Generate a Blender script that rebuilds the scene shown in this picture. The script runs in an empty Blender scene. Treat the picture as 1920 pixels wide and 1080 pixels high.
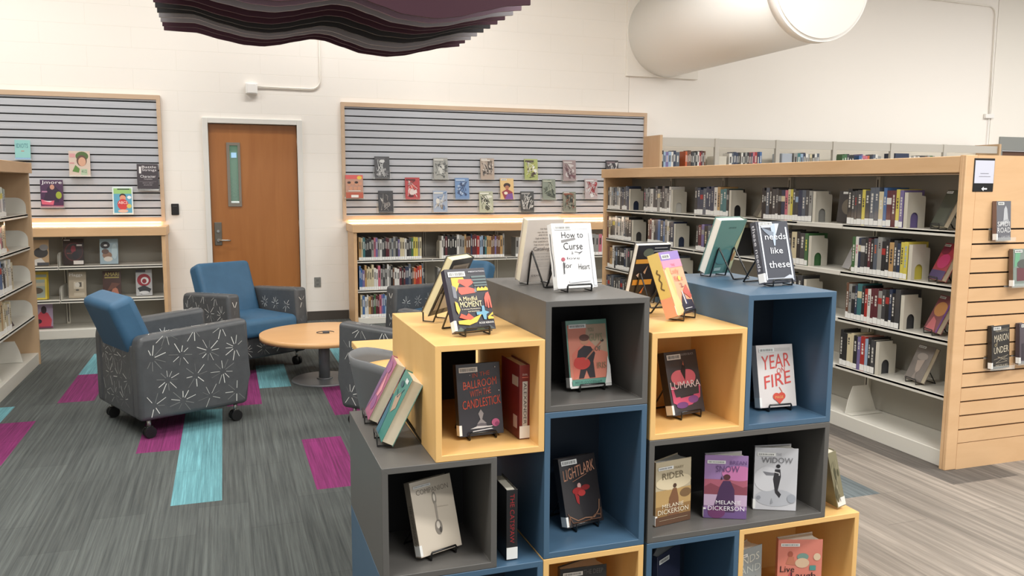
import bpy, bmesh, math, random
from mathutils import Matrix, Vector
random.seed(7)
SC = bpy.context.scene
COL = SC.collection
R = math.radians
# ------------------------------------------------------------ camera, light, exposure
def setup():
    yaw, pit, roll = R(19.035), R(7.048), R(0.281)
    f = Vector((math.sin(yaw)*math.cos(pit), math.cos(yaw)*math.cos(pit), -math.sin(pit)))
    r = Vector((math.cos(yaw), -math.sin(yaw), 0)); u = r.cross(f)
    c, s = math.cos(roll), math.sin(roll)
    r2 = c*r + s*u; u2 = -s*r + c*u
    cam = bpy.data.cameras.new('camera'); co = bpy.data.objects.new('camera', cam); COL.objects.link(co)
    m = Matrix((( r2.x, u2.x, -f.x, 0), (r2.y, u2.y, -f.y, 0), (r2.z, u2.z, -f.z, 1.5), (0, 0, 0, 1)))
    co.matrix_world = m
    cam.sensor_width = 36; cam.lens = 1561.07/1920*36; cam.clip_start = .05
    SC.camera = co
    w = bpy.data.worlds.new('world'); SC.world = w; w.use_nodes = True
    w.node_tree.nodes['Background'].inputs[0].default_value = (1, .985, .97, 1)
    w.node_tree.nodes['Background'].inputs[1].default_value = .55
    for (x, y, sx, sy, e) in ((-1.2, 1.6, 2.4, .5, 95), (2.6, .4, 2.4, .5, 112), (6.0, 1.2, 2.4, .5, 108), (-1.5, 4.8, 2.4, .5, 75),
                              (3.6, 5.8, 2.4, .5, 70), (8.2, 5.6, 2.4, .5, 95), (11.2, 5.6, 2.4, .5, 120), (-2.4, 7.6, 2.4, .4, 55), (1.2, 8.2, 2.4, .3, 45), (2.0, -1.6, 2.4, .5, 95)):
        l = bpy.data.lights.new('ceiling_lamp_light', 'AREA'); l.shape = 'RECTANGLE'; l.size = sx; l.size_y = sy; l.energy = e
        l.color = (1, .985, .955)
        o = bpy.data.objects.new('ceiling_lamp_light', l); o.location = (x, y, 4.3); COL.objects.link(o)
    SC.view_settings.view_transform = 'Standard'; SC.view_settings.look = 'None'
    SC.view_settings.gamma = 1; SC.view_settings.use_curve_mapping = False
    SC.view_settings.exposure = 0.46
setup()

# ------------------------------------------------------------ materials
def lin(c):
    return tuple(((v/255)/12.92 if v/255 <= .04045 else ((v/255+.055)/1.055)**2.4) for v in c) + (1,)
MATS = {}
def mat(name, rgb, rough=.6, metal=0, coat=0, kind=None, rgb2=None, alpha=None, emit=0, scale=(1, 1, 1)):
    if name in MATS: return MATS[name]
    m = bpy.data.materials.new(name); m.use_nodes = True; nt = m.node_tree; b = nt.nodes['Principled BSDF']
    b.inputs['Base Color'].default_value = lin(rgb); b.inputs['Roughness'].default_value = rough
    b.inputs['Metallic'].default_value = metal; b.inputs['Coat Weight'].default_value = coat
    b.inputs['Coat Roughness'].default_value = .08
    if emit:
        b.inputs['Emission Color'].default_value = lin(rgb); b.inputs['Emission Strength'].default_value = emit
    if alpha is not None: b.inputs['Alpha'].default_value = alpha
    N, L = nt.nodes.new, nt.links.new
    if kind:
        tc = N('ShaderNodeTexCoord'); mp = N('ShaderNodeMapping'); mp.inputs['Scale'].default_value = scale
        L(tc.outputs['Object'], mp.inputs['Vector'])
        if kind == 'noise' or kind == 'wood' or kind == 'fabric':
            n = N('ShaderNodeTexNoise'); n.inputs['Scale'].default_value = 1; n.inputs['Detail'].default_value = 5
            n.inputs['Roughness'].default_value = .6
            if kind == 'wood': n.inputs['Distortion'].default_value = .6
            L(mp.outputs[0], n.inputs['Vector'])
            cr = N('ShaderNodeValToRGB'); cr.color_ramp.elements[0].position = .3; cr.color_ramp.elements[1].position = .72
            cr.color_ramp.elements[0].color = lin(rgb2 or rgb); cr.color_ramp.elements[1].color = lin(rgb)
            L(n.outputs[0], cr.inputs[0]); L(cr.outputs[0], b.inputs['Base Color'])
            if kind == 'fabric':
                n2 = N('ShaderNodeTexNoise'); n2.inputs['Scale'].default_value = 260; L(tc.outputs['Object'], n2.inputs['Vector'])
                bp = N('ShaderNodeBump'); bp.inputs['Strength'].default_value = .25; bp.inputs['Distance'].default_value = .002
                L(n2.outputs[0], bp.inputs['Height']); L(bp.outputs[0], b.inputs['Normal'])
        if kind == 'carpet':
            # long streaks along the plank, tone shift from plank to plank, fine pile bump
            n = N('ShaderNodeTexNoise'); n.inputs['Scale'].default_value = 1; n.inputs['Detail'].default_value = 6; n.inputs['Roughness'].default_value = .7
            L(mp.outputs[0], n.inputs['Vector'])
            cr = N('ShaderNodeValToRGB'); e = cr.color_ramp.elements
            e[0].position = .33; e[0].color = lin(rgb2); e[1].position = .68; e[1].color = lin(tuple(min(255, int(v*1.22)) for v in rgb))
            k = e.new(.5); k.color = lin(rgb)
            L(n.outputs[0], cr.inputs[0])
            br = N('ShaderNodeTexBrick'); br.offset = .37; br.inputs['Scale'].default_value = 1
            br.inputs['Color1'].default_value = (.80, .80, .80, 1); br.inputs['Color2'].default_value = (1.0, 1.0, 1.0, 1); br.inputs['Mortar'].default_value = (.68, .68, .68, 1)
            br.inputs['Mortar Size'].default_value = .0022; br.inputs['Mortar Smooth'].default_value = .3; br.inputs['Brick Width'].default_value = .86; br.inputs['Row Height'].default_value = .2245
            m2 = N('ShaderNodeMapping'); m2.inputs['Rotation'].default_value = (0, 0, math.pi/2); m2.inputs['Location'].default_value = (-4.06, -.287, 0)
            L(tc.outputs['Object'], m2.inputs['Vector']); L(m2.outputs[0], br.inputs['Vector'])
            mx = N('ShaderNodeMix'); mx.data_type = 'RGBA'; mx.blend_type = 'MULTIPLY'; mx.inputs[0].default_value = 1
            L(cr.outputs[0], mx.inputs[6]); L(br.outputs[0], mx.inputs[7]); L(mx.outputs[2], b.inputs['Base Color'])
            bp = N('ShaderNodeBump'); bp.inputs['Strength'].default_value = .5; bp.inputs['Distance'].default_value = .004
            L(n.outputs[0], bp.inputs['Height']); L(bp.outputs[0], b.inputs['Normal'])
        if kind == 'block':
            br = N('ShaderNodeTexBrick'); br.inputs['Scale'].default_value = 1; br.inputs['Brick Width'].default_value = .82; br.inputs['Row Height'].default_value = .2032
            br.inputs['Mortar Size'].default_value = .003; br.inputs['Mortar Smooth'].default_value = .6
            br.inputs['Color1'].default_value = lin(rgb); br.inputs['Color2'].default_value = lin(rgb); br.inputs['Mortar'].default_value = lin(rgb2)
            mp.inputs['Rotation'].default_value = (math.pi/2, 0, 0)
            L(mp.outputs[0], br.inputs['Vector']); L(br.outputs[0], b.inputs['Base Color'])
            bp = N('ShaderNodeBump'); bp.inputs['Strength'].default_value = .3; bp.inputs['Distance'].default_value = .003; bp.invert = True
            L(br.outputs['Fac'], bp.inputs['Height']); L(bp.outputs[0], b.inputs['Normal'])
    MATS[name] = m; return m
def col(rgb, rough=.55, coat=0):
    rgb = tuple(rgb); return mat('print_%d_%d_%d%s' % (*rgb, '_gloss' if coat else ''), rgb, rough, coat=coat)

WALL = mat('painted_block', (242, 237, 229), .75, kind='block', rgb2=(236, 231, 222))
WALL_P = mat('wall_paint', (242, 237, 228), .8)
WALL_S = mat('wall_paint_far', (246, 241, 234), .8)
MAPLE = mat('maple_laminate', (222, 184, 141), .45, kind='wood', rgb2=(212, 172, 128), scale=(2, 2, 9))
MAPLE_F = mat('pale_maple_frame', (206, 180, 152), .5, kind='wood', rgb2=(194, 166, 138), scale=(2, 2, 9))
MAPLE_H = mat('maple_top', (222, 184, 142), .4, kind='wood', rgb2=(208, 166, 124), scale=(3, 9, 9))
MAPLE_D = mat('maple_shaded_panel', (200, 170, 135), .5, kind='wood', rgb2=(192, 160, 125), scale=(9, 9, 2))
STEEL = mat('beige_steel', (205, 200, 186), .45)
STEEL_B = mat('steel_back_panel', (158, 154, 143), .5)
STEEL_S = mat('steel_shelf', (220, 217, 207), .4)
SLATG = mat('grey_slat', (188, 191, 197), .5, kind='noise', rgb2=(176, 179, 185), scale=(1.5, 30, 40))
BLACK = mat('black', (14, 14, 15), .5)
DARKV = mat('dark_groove', (32, 24, 20), .7)
WIRE = mat('black_wire', (16, 16, 17), .35, coat=.3)
PAGES = mat('paper_pages', (232, 224, 203), .8, kind='noise', rgb2=(214, 204, 180), scale=(400, 6, 6))
PAPER = mat('white_label', (238, 238, 234), .6)
CHROME = mat('brushed_nickel', (190, 188, 182), .28, metal=1)
BLUE_F = mat('blue_upholstery', (58, 99, 130), .6, kind='fabric', rgb2=(52, 92, 122), scale=(9, 9, 9))
GREY_F = mat('grey_upholstery', (84, 86, 88), .42, kind='fabric', rgb2=(74, 76, 78), scale=(14, 14, 14))
BURST = mat('white_stitch_pattern', (232, 232, 226), .5)
BURST_D = mat('dark_stitch_pattern', (128, 129, 127), .5)
C_YEL = mat('maple_cube', (231, 188, 122), .42, kind='wood', rgb2=(224, 179, 112), scale=(3, 9, 3))
C_GRY = mat('charcoal_cube', (90, 88, 85), .42)
C_BLU = mat('blue_cube', (68, 96, 120), .42)
C_BLK = mat('black_back_panel', (22, 22, 24), .7)
ACRYL = mat('clear_acrylic', (235, 240, 238), .08, alpha=.16)
JACKET = mat('clear_jacket', (250, 250, 252), .06, alpha=.12)

# ------------------------------------------------------------ mesh builder
TEXTC = {}
def text_geo(s):
    if s not in TEXTC:
        cu = bpy.data.curves.new('t', 'FONT'); cu.body = s; cu.resolution_u = 2
        o = bpy.data.objects.new('t', cu)
        me = bpy.data.meshes.new_from_object(o)
        vs = [(v.co.x, v.co.y) for v in me.vertices]; fs = [tuple(p.vertices) for p in me.polygons]
        bpy.data.objects.remove(o); bpy.data.curves.remove(cu); bpy.data.meshes.remove(me)
        if vs:
            x0 = min(v[0] for v in vs); x1 = max(v[0] for v in vs); y0 = min(v[1] for v in vs); y1 = max(v[1] for v in vs)
            vs = [((x-x0)/(x1-x0+1e-9), (y-y0)/(y1-y0+1e-9)) for x, y in vs]
        TEXTC[s] = (vs, fs)
    return TEXTC[s]

class MB:
    def __init__(s): s.bm = bmesh.new(); s.mats = []
    def mi(s, m):
        if m not in s.mats: s.mats.append(m)
        return s.mats.index(m)
    def faces(s, vs, fs, m, M=None):
        i = s.mi(m); bv = [s.bm.verts.new(M @ Vector(v) if M else v) for v in vs]; out = []
        for f in fs:
            try: q = s.bm.faces.new([bv[k] for k in f]); q.material_index = i; out.append(q)
            except ValueError: pass
        return bv, out
    def box(s, x0, x1, y0, y1, z0, z1, m, M=None, r=0, seg=3):
        vs = [(x, y, z) for x in (x0, x1) for y in (y0, y1) for z in (z0, z1)]
        fs = [(0, 1, 3, 2), (4, 6, 7, 5), (0, 4, 5, 1), (2, 3, 7, 6), (0, 2, 6, 4), (1, 5, 7, 3)]
        bv, bf = s.faces(vs, fs, m, M)
        if r: s.bevel(bv, r, seg)
        return s
    def bevel(s, bv, r, seg, edges=None):
        es = edges or list({e for v in bv for e in v.link_edges})
        res = bmesh.ops.bevel(s.bm, geom=es, offset=r, segments=seg, affect='EDGES', profile=.5, clamp_overlap=True)
        for f in res['faces']: f.smooth = True
    def prism(s, pts, a, b, m, axis='y', M=None, r=0, seg=3):
        # polygon pts in the plane across the axis, extruded from a to b
        def P(p, t):
            return (p[0], t, p[1]) if axis == 'y' else ((t, p[0], p[1]) if axis == 'x' else (p[0], p[1], t))
        n = len(pts); vs = [P(p, a) for p in pts] + [P(p, b) for p in pts]
        fs = [tuple(range(n))[::-1], tuple(range(n, 2*n))] + [(k, (k+1) % n, (k+1) % n+n, k+n) for k in range(n)]
        bv, bf = s.faces(vs, fs, m, M)
        if r: s.bevel(bv, r, seg)
        return s
    def cyl(s, r, z0, z1, m, M=None, n=32, r1=None, x=0, y=0, smooth=True):
        r1 = r if r1 is None else r1
        vs = [(x+r*math.cos(2*math.pi*k/n), y+r*math.sin(2*math.pi*k/n), z0) for k in range(n)] + [(x+r1*math.cos(2*math.pi*k/n), y+r1*math.sin(2*math.pi*k/n), z1) for k in range(n)]
        fs = [tuple(range(n))[::-1], tuple(range(n, 2*n))] + [(k, (k+1) % n, (k+1) % n+n, k+n) for k in range(n)]
        bv, bf = s.faces(vs, fs, m, M)
        if smooth:
            for f in bf[2:]: f.smooth = True
        return s
    def tube(s, path, r, m, closed=False, n=8, M=None):
        P = [Vector(p) for p in path]; k = len(P); rings = []
        up = None
        for i in range(k):
            a = P[(i-1) % k] if (closed or i > 0) else P[i]; c = P[(i+1) % k] if (closed or i < k-1) else P[i]
            t = (c-a).normalized()
            if up is None: up = Vector((0, 0, 1)) if abs(t.z) < .9 else Vector((1, 0, 0))
            sd = t.cross(up)
            if sd.length < 1e-4: sd = t.orthogonal()
            sd.normalize(); up = sd.cross(t).normalized()
            rings.append([P[i] + r*(math.cos(2*math.pi*q/n)*sd + math.sin(2*math.pi*q/n)*up) for q in range(n)])
        vs = [v for rg in rings for v in rg]; fs = []
        for i in range(k if closed else k-1):
            j = (i+1) % k
            for q in range(n): fs.append((i*n+q, i*n+(q+1) % n, j*n+(q+1) % n, j*n+q))
        if not closed: fs += [tuple(range(n))[::-1], tuple(range((k-1)*n, k*n))]
        bv, bf = s.faces(vs, fs, m, M)
        for f in bf: f.smooth = True
        return s
    def build(s, name, parent=None, loc=None, rot=None, label=None):
        bmesh.ops.recalc_face_normals(s.bm, faces=s.bm.faces[:]) if not getattr(s, 'flat', False) else None
        me = bpy.data.meshes.new(name); s.bm.to_mesh(me); s.bm.free()
        for m in s.mats: me.materials.append(m)
        o = bpy.data.objects.new(name, me); COL.objects.link(o)
        if parent: o.parent = parent
        if loc: o.location = loc
        if rot: o.rotation_euler = rot
        if label: o['label'] = label
        return o
LABELS = {}
def tag(o, label, cat, group=None):
    o['label'] = label; o['category'] = cat
    if group: o['group'] = group
    n = len(label.split()); LABELS.setdefault((label), []).append(group)
    if not 4 <= n <= 16: print('LABEL LENGTH', n, label)
    return o
def thing(name, label, cat, loc=(0, 0, 0), rz=0, group=None, rx=0):
    o = bpy.data.objects.new(name, None); COL.objects.link(o); o.location = loc; o.rotation_euler = (rx, 0, rz)
    o.empty_display_size = .05
    return tag(o, label, cat, group)
def struct(mb, name):
    o = mb.build(name); o['kind'] = 'structure'; return o

# ------------------------------------------------------------ floor
CARPET = mat('carpet_dark', (84, 88, 86), .95, kind='carpet', rgb2=(64, 68, 67), scale=(70, 1.3, 1))
TEAL = mat('carpet_teal', (104, 158, 166), .95, kind='carpet', rgb2=(86, 138, 147), scale=(110, 2, 1))
MAG = mat('carpet_magenta', (128, 42, 100), .95, kind='carpet', rgb2=(104, 28, 80), scale=(110, 2, 1))
TAUPE = mat('carpet_taupe', (142, 133, 123), .95, kind='carpet', rgb2=(120, 112, 103), scale=(22, .8, 1))
SLATE = mat('carpet_slate', (98, 106, 108), .95, kind='carpet', rgb2=(82, 90, 92), scale=(60, 2, 1))
DKGR = mat('carpet_darkgrey', (100, 94, 88), .95, kind='carpet', rgb2=(84, 78, 73), scale=(60, 2, 1))
m = MB()
acc = [(-.287, -.058, 4.06, 5.79, TEAL), (.385, .613, 4.06, 4.92, MAG), (-.515, -.287, 4.94, 5.80, MAG), (-1.13, -.90, 6.28, 7.18, MAG),
       (-1.13, -.90, 7.18, 8.04, TEAL), (-1.405, -1.175, 4.95, 5.84, MAG), (-1.62, -1.38, 5.42, 6.27, TEAL), (-.028, .2, 5.83, 6.95, MAG),
       (.2, .428, 6.29, 7.11, TEAL), (.64, .87, 5.39, 6.25, MAG), (.87, 1.1, 6.9, 7.78, TEAL),
       (2.78, 3.01, 3.14, 4.0, SLATE), (3.455, 3.9, 3.12, 6.2, DKGR)]
xs = sorted({-6, 2.05, 13} | {v for a in acc for v in a[:2]}); ys = sorted({-3, 9.35} | {v for a in acc for v in a[2:4]})
vid = {}
for i, x in enumerate(xs):
    for j, y in enumerate(ys): vid[i, j] = m.bm.verts.new((x, y, 0))
for i in range(len(xs)-1):
    for j in range(len(ys)-1):
        cx, cy = (xs[i]+xs[i+1])/2, (ys[j]+ys[j+1])/2
        mm = CARPET if cx < 2.05 else TAUPE
        for a in acc:
            if a[0] < cx < a[1] and a[2] < cy < a[3]: mm = a[4]
        f = m.bm.faces.new([vid[i, j], vid[i+1, j], vid[i+1, j+1], vid[i, j+1]]); f.material_index = m.mi(mm)
struct(m, 'floor')

# ------------------------------------------------------------ walls, ceiling, doors
WY = 9.35
m = MB(); m.box(-6, -.131, WY, WY+.2, 0, 4.7, WALL).box(.768, 4.72, WY, WY+.2, 0, 4.7, WALL).box(-.131, .768, WY, WY+.2, 2.125, 4.7, WALL)
m.box(4.725, 10.545, WY+.004, WY+.2, 0, 4.7, WALL_S).box(10.55, 10.74, WY, WY+.2, 0, 4.7, WALL_P).box(10.74, 13, WY, WY+.2, 2.235, 4.7, WALL_P)
struct(m, 'wall_back')
struct(MB().box(-6.15, -6, -3, WY+.2, 0, 4.7, WALL_P), 'wall_left')
struct(MB().box(-6, 13, -3, WY+.2, 4.7, 4.8, mat('ceiling_paint', (235, 232, 225), .9)), 'ceiling')
BASEB = mat('baseboard_rubber', (72, 66, 60), .6)
struct(MB().box(-.56, -.19, WY-.012, WY, 0, .1, BASEB).box(.83, 1.285, WY-.012, WY, 0, .1, BASEB), 'baseboard_back')
# small office seen through the glass of the wooden door
GRN = mat('green_wall', (88, 132, 98), .8)
m = MB(); m.box(-1.6, 2.2, 12.4, 12.5, 0, 2.8, GRN).box(-1.7, -1.6, WY+.2, 12.5, 0, 2.8, GRN).box(2.2, 2.3, WY+.2, 12.5, 0, 2.8, GRN)
m.box(-1.7, 2.3, WY+.2, 12.5, 2.8, 2.85, WALL_P).box(-1.7, 2.3, WY+.2, 12.5, -.05, 0, CARPET)
struct(m, 'wall_office')
l = bpy.data.lights.new('office_lamp_light', 'AREA'); l.size = 1; l.energy = 26; o = bpy.data.objects.new('office_lamp_light', l); o.location = (.3, 11, 2.75); COL.objects.link(o)
t = thing('filing_cabinet', 'dark low cabinet seen through the door window', 'cabinet', (.14, 11.6, 0))
MB().box(-.35, .35, -.2, .25, .001, 1.05, BLACK, r=.005).build('body', t)
t = thing('printer', 'white office printer seen through the door window', 'printer', (.17, 11.6, 1.05))
MB().box(-.2, .2, -.18, .2, 0, .22, PAPER, r=.02).build('body', t); MB().box(-.12, .12, -.22, -.17, .03, .07, BLACK).build('tray', t)
t = thing('office_window', 'small bright window pane on the green office wall', 'window', (.12, 12.39, 1.86))
MB().box(-.10, -.03, -.01, .01, 0, .07, mat('lit_pane', (150, 190, 225), .4, emit=.7)).box(.0, .07, -.01, .01, 0, .07, MATS['lit_pane']).build('pane', t)

# wooden door
FR = mat('door_frame_paint', (222, 220, 214), .5)
m = MB(); m.box(-.186, -.131, WY-.03, WY+.08, 0, 2.18, FR, r=.004, seg=2).box(.768, .825, WY-.03, WY+.08, 0, 2.18, FR, r=.004, seg=2).box(-.131, .768, WY-.03, WY+.08, 2.125, 2.18, FR, r=.004, seg=2)
struct(m, 'trim_1')
DOORW = mat('door_oak', (172, 112, 58), .38, kind='wood', rgb2=(158, 98, 46), scale=(7, 7, .8))
d = thing('door_1', 'reddish oak door with narrow window and lever handle', 'door', (.32, WY+.02, 0)); d['kind'] = 'structure'
m = MB(); a0, a1, z0, z1 = -.245, -.163, 1.295, 1.90
m.box(-.448, a0, 0, .045, .01, 2.12, DOORW).box(a1, .445, 0, .045, .01, 2.12, DOORW).box(a0, a1, 0, .045, .01, z0, DOORW).box(a0, a1, 0, .045, z1, 2.12, DOORW)
m.build('leaf', d)
LITE = mat('window_bead', (128, 120, 108), .5)
m = MB(); m.box(a0-.03, a0, -.012, .05, z0-.035, z1+.03, LITE).box(a1, a1+.025, -.012, .05, z0-.035, z1+.03, LITE).box(a0, a1, -.012, .05, z0-.035, z0, LITE).box(a0, a1, -.012, .05, z1, z1+.03, LITE)
m.build('window_bead', d)
MB().box(a0, a1, .018, .024, z0, z1, mat('door_glass', (190, 215, 205), .03, alpha=.22)).build('glass', d)
pl = MB().box(-.423, -.35, -.012, 0, .85, 1.094, mat('lock_steel', (120, 114, 104), .4, metal=.7), r=.004, seg=2).build('lock_plate', d)
m = MB(); m.cyl(.016, 0, .035, CHROME, M=Matrix.Translation((-.385, -.012, .905)) @ Matrix.Rotation(R(90), 4, 'X')); m.tube([(-.385, -.045, .905), (-.30, -.05, .903), (-.262, -.045, .9)], .009, CHROME); m.build('lever_handle', d)
MB().cyl(.014, 0, .02, CHROME, M=Matrix.Translation((-.387, -.012, 1.0)) @ Matrix.Rotation(R(90), 4, 'X')).build('lock_cylinder', d)
for z in (1.93, 1.05, .25): MB().cyl(.008, z-.055, z+.055, CHROME, x=.452, y=-.008, n=12).build('hinge', d)
# far door at the right edge
m = MB(); m.box(10.74, 10.80, WY-.02, WY+.06, 0, 2.235, mat('grey_frame', (140, 142, 138), .5)).box(10.80, 13, WY-.02, WY+.06, 2.04, 2.235, MATS['grey_frame'])
struct(m, 'trim_2')
d = thing('door_2', 'dark brown door behind the far row of shelves', 'door', (11.7, WY+.03, 0)); d['kind'] = 'structure'
MB().box(-.89, 1.2, 0, .04, .01, 2.03, mat('dark_door', (98, 66, 48), .5)).build('leaf', d)

# ------------------------------------------------------------ slat walls
def slatwall(x0, x1, label, n0=0):
    t = thing('slat_wall', label, 'display panel', ((x0+x1)/2, WY-.001, 1.11)); W = (x1-x0)/2; H = 1.275
    m = MB()
    for a in ((-W, -W+.036), (W-.036, W)): m.box(a[0], a[1], -.05, 0, 0, H, MAPLE_F)
    m.box(-W+.036, W-.036, -.05, 0, H-.045, H, MAPLE_F).box(-W+.036, W-.036, -.05, 0, 0, .045, MAPLE_F)
    m.build('frame', t)
    MB().box(-W+.036, W-.036, -.012, 0, .045, H-.045, BLACK).build('backing', t)
    m = MB(); z = H-.045-.028; zt = H-.045
    while zt > .05:
        zb = max(zt-.0628, .045) if zt < H-.05 else zt-.018
        m.box(-W+.036, W-.036, -.035, -.012, zb, zt, SLATG); zt = zb-.0134
    m.build('slats', t)
    return t
slatwall(-3.4, -.576, 'grey slat wall display panel left of the wooden door')
slatwall(1.238, 4.954, 'wide grey slat wall display panel right of the wooden door')

for x0, x1, lab in ((-3.3, -.62, 'slim warm light strip under the left slat wall'), (1.30, 4.85, 'slim warm light strip under the wide slat wall')):
    t = thing('light_strip', lab, 'light', ((x0+x1)/2, WY-.035, 1.109)); h_ = (x1-x0)/2
    MB().box(-h_, h_, -.012, .012, -.008, -.001, mat('led_diffuser', (255, 232, 190), .5, emit=2.2)).build('diffuser', t)
    l = bpy.data.lights.new('strip_light', 'AREA'); l.shape = 'RECTANGLE'; l.size = x1-x0; l.size_y = .03; l.energy = 1.9*(x1-x0); l.color = (1, .88, .7)
    o = bpy.data.objects.new('strip_light', l); o.location = ((x0+x1)/2, WY-.055, 1.097); o.rotation_euler = (R(-20), 0, 0); COL.objects.link(o)
# ------------------------------------------------------------ wall fittings
t = thing('card_reader', 'small black card reader on the white wall beside the door', 'card reader', (-.48, WY, 1.233))
MB().box(-.037, .037, -.02, 0, -.058, .058, BLACK, r=.006).build('case', t); MB().box(-.02, .02, -.0215, -.019, .03, .036, mat('led_grey', (70, 70, 72), .4)).build('indicator', t)
t = thing('wall_outlet', 'steel outlet plate low on the wall beside door', 'outlet', (.95, WY, .424))
MB().box(-.036, .036, -.006, 0, -.055, .055, mat('outlet_steel', (150, 150, 146), .35, metal=.5), r=.002, seg=2).build('plate', t)
m = MB(); [m.box(-.014, .014, -.008, -.005, z-.012, z+.012, mat('socket_grey', (110, 110, 108), .5), r=.003, seg=2) for z in (-.022, .022)]; m.build('sockets', t)
t = thing('alarm_box', 'small white box on wall above the wooden door', 'sensor', (.317, WY, 2.49))
WHT = mat('white_plastic', (240, 238, 234), .5)
MB().box(-.06, .06, -.05, 0, -.055, .055, WHT, r=.006).build('case', t)
MB().box(-.045, .045, -.054, -.049, -.045, .045, WHT, r=.003, seg=2).build('cover', t)
t = thing('cable_conduit', 'white surface conduit curving up wall above the door', 'conduit', (.377, WY-.015, 2.515))
pth = [(0, 0, 0), (.55, 0, -.002)] + [(.55+.1*math.sin(a), 0, .098-.1*math.cos(a)) for a in [R(k*15) for k in range(1, 7)]] + [(.65, 0, 2.18)]
MB().tube(pth, .0075, WALL_P).build('pipe', t)
t = thing('cable_conduit', 'white conduit bending down the far wall near right corner', 'conduit', (10.48, WY-.015, 4.05))
pth = [(-1.6, 0, .02), (-.12, 0, 0)] + [(-.12+.12*math.sin(a), 0, -.12+.12*math.cos(a)) for a in [R(k*15) for k in range(1, 7)]] + [(0.02, 0, -1.5)]
MB().tube(pth, .010, WALL_P).build('pipe', t)
MB().box(-.07, .09, -.03, .014, -1.56, -1.5, WHT, r=.005).build('junction_box', t)
MB().tube([(.02, 0, -1.56), (.02, 0, -3.9)], .006, WHT).build('lower_pipe', t)

# air duct
t = thing('air_duct', 'large round white fabric air duct coming out of wall', 'duct', (5.2, WY, 3.35))
DUCT = mat('white_duct', (242, 241, 237), .55)
RX = Matrix.Rotation(R(90), 4, 'X')
MB().cyl(.52, .03, 2.82, DUCT, M=RX, n=96).build('pipe', t)
MB().cyl(.535, 2.75, 2.85, DUCT, M=RX, n=96).build('end_ring', t)
MB().cyl(.505, 2.85, 2.86, mat('duct_cap', (236, 228, 220), .6), M=RX, n=96).build('end_cap', t)
m = MB(); m.box(-.53, .46, -.035, 0, -.53, .6, WALL_P, r=.004, seg=2); m.build('wall_plate', t)

# wavy ceiling baffles
t = thing('ceiling_baffle', 'wavy black, purple and grey hanging ceiling baffle over the lounge', 'ceiling baffle', (.9, 7.07, 2.7))
BF = {'k': mat('baffle_black', (46, 45, 47), .7), 'p': mat('baffle_plum', (66, 30, 46), .7), 'g': mat('baffle_grey', (150, 147, 152), .6), 'l': mat('baffle_mauve', (140, 116, 132), .65)}
prof = [(-.44, 2.827), (-.181, 2.827), (.046, 2.771), (.224, 2.736), (.388, 2.728), (.518, 2.747), (.668, 2.784), (.824, 2.817), (.935, 2.809), (1.088, 2.766), (1.264, 2.718), (1.503, 2.704), (1.666, 2.726), (1.873, 2.781), (2.04, 2.822), (2.226, 2.84)]
def pz(x):
    x = max(-.44, min(2.226, x))
    for a, b in zip(prof, prof[1:]):
        if a[0] <= x <= b[0]:
            k = (x-a[0])/(b[0]-a[0]); k = k*k*(3-2*k)*.35+k*.65
            return a[1]+(b[1]-a[1])*k
    return prof[-1][1]
order = 'ppggkkppglp'
for i in range(11):
    y = 8.07-.2*i; sh_ = .075*i
    pts = []
    for k in range(61):
        x = -.44+2.666*k/60; e = min(1, (x+.44)/.25, (2.226-x)/.25)
        zz = pz(x+sh_*0 - sh_*.9 if x > .2 else x - sh_*.9*max(0, (x+.44)/.64)) if False else pz(x)
        zz += .010*math.sin(i*.8+x*2.1)*max(0, e)
        pts.append((x-.9, zz-2.7))
    poly = pts+[(2.226-.9, .95), (-.44-.9, .95)]
    MB().prism(poly, y-7.07-.012, y-7.07+.012, BF[order[i]]).build('baffle_blade', t)
for x in (-1.1, 0, 1.1):
    MB().tube([(x, 0, .85), (x, 0, 1.99)], .004, CHROME).build('hanging_cable', t)
    MB().box(x-.02, x+.02, -1.02, 1.02, .8, .86, BLACK).build('cross_rail', t)

# ------------------------------------------------------------ books
PAL = {'k': ('black', (36, 36, 38)), 'n': ('navy blue', (44, 54, 78)), 's': ('slate grey', (84, 92, 104)), 'g': ('mid grey', (146, 146, 142)), 'w': ('white', (216, 214, 208)),
       'c': ('cream', (206, 194, 160)), 't': ('teal', (58, 112, 116)), 'b': ('blue', (66, 104, 156)), 'r': ('red', (164, 46, 40)), 'm': ('maroon', (92, 40, 48)),
       'p': ('pink', (196, 108, 124)), 'y': ('yellow', (208, 194, 84)), 'o': ('orange', (196, 92, 48)), 'v': ('violet', (116, 104, 152)), 'e': ('green', (62, 104, 62)),
       'l': ('pale blue', (150, 172, 196)), 'u': ('brown', (108, 74, 56)), 'a': ('tan', (184, 148, 98)), 'd': ('charcoal grey', (64, 64, 66))}
ORD = ['first', 'second', 'third', 'fourth', 'fifth', 'sixth', 'seventh', 'eighth', 'ninth', 'tenth', 'eleventh', 'twelfth', 'thirteenth', 'fourteenth', 'fifteenth', 'sixteenth', 'seventeenth',
       'eighteenth', 'nineteenth', 'twentieth', 'twenty-first', 'twenty-second', 'twenty-third', 'twenty-fourth', 'twenty-fifth', 'twenty-sixth', 'twenty-seventh', 'twenty-eighth', 'twenty-ninth', 'thirtieth', 'thirty-first', 'thirty-second', 'thirty-third', 'thirty-fourth', 'thirty-fifth']
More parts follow.
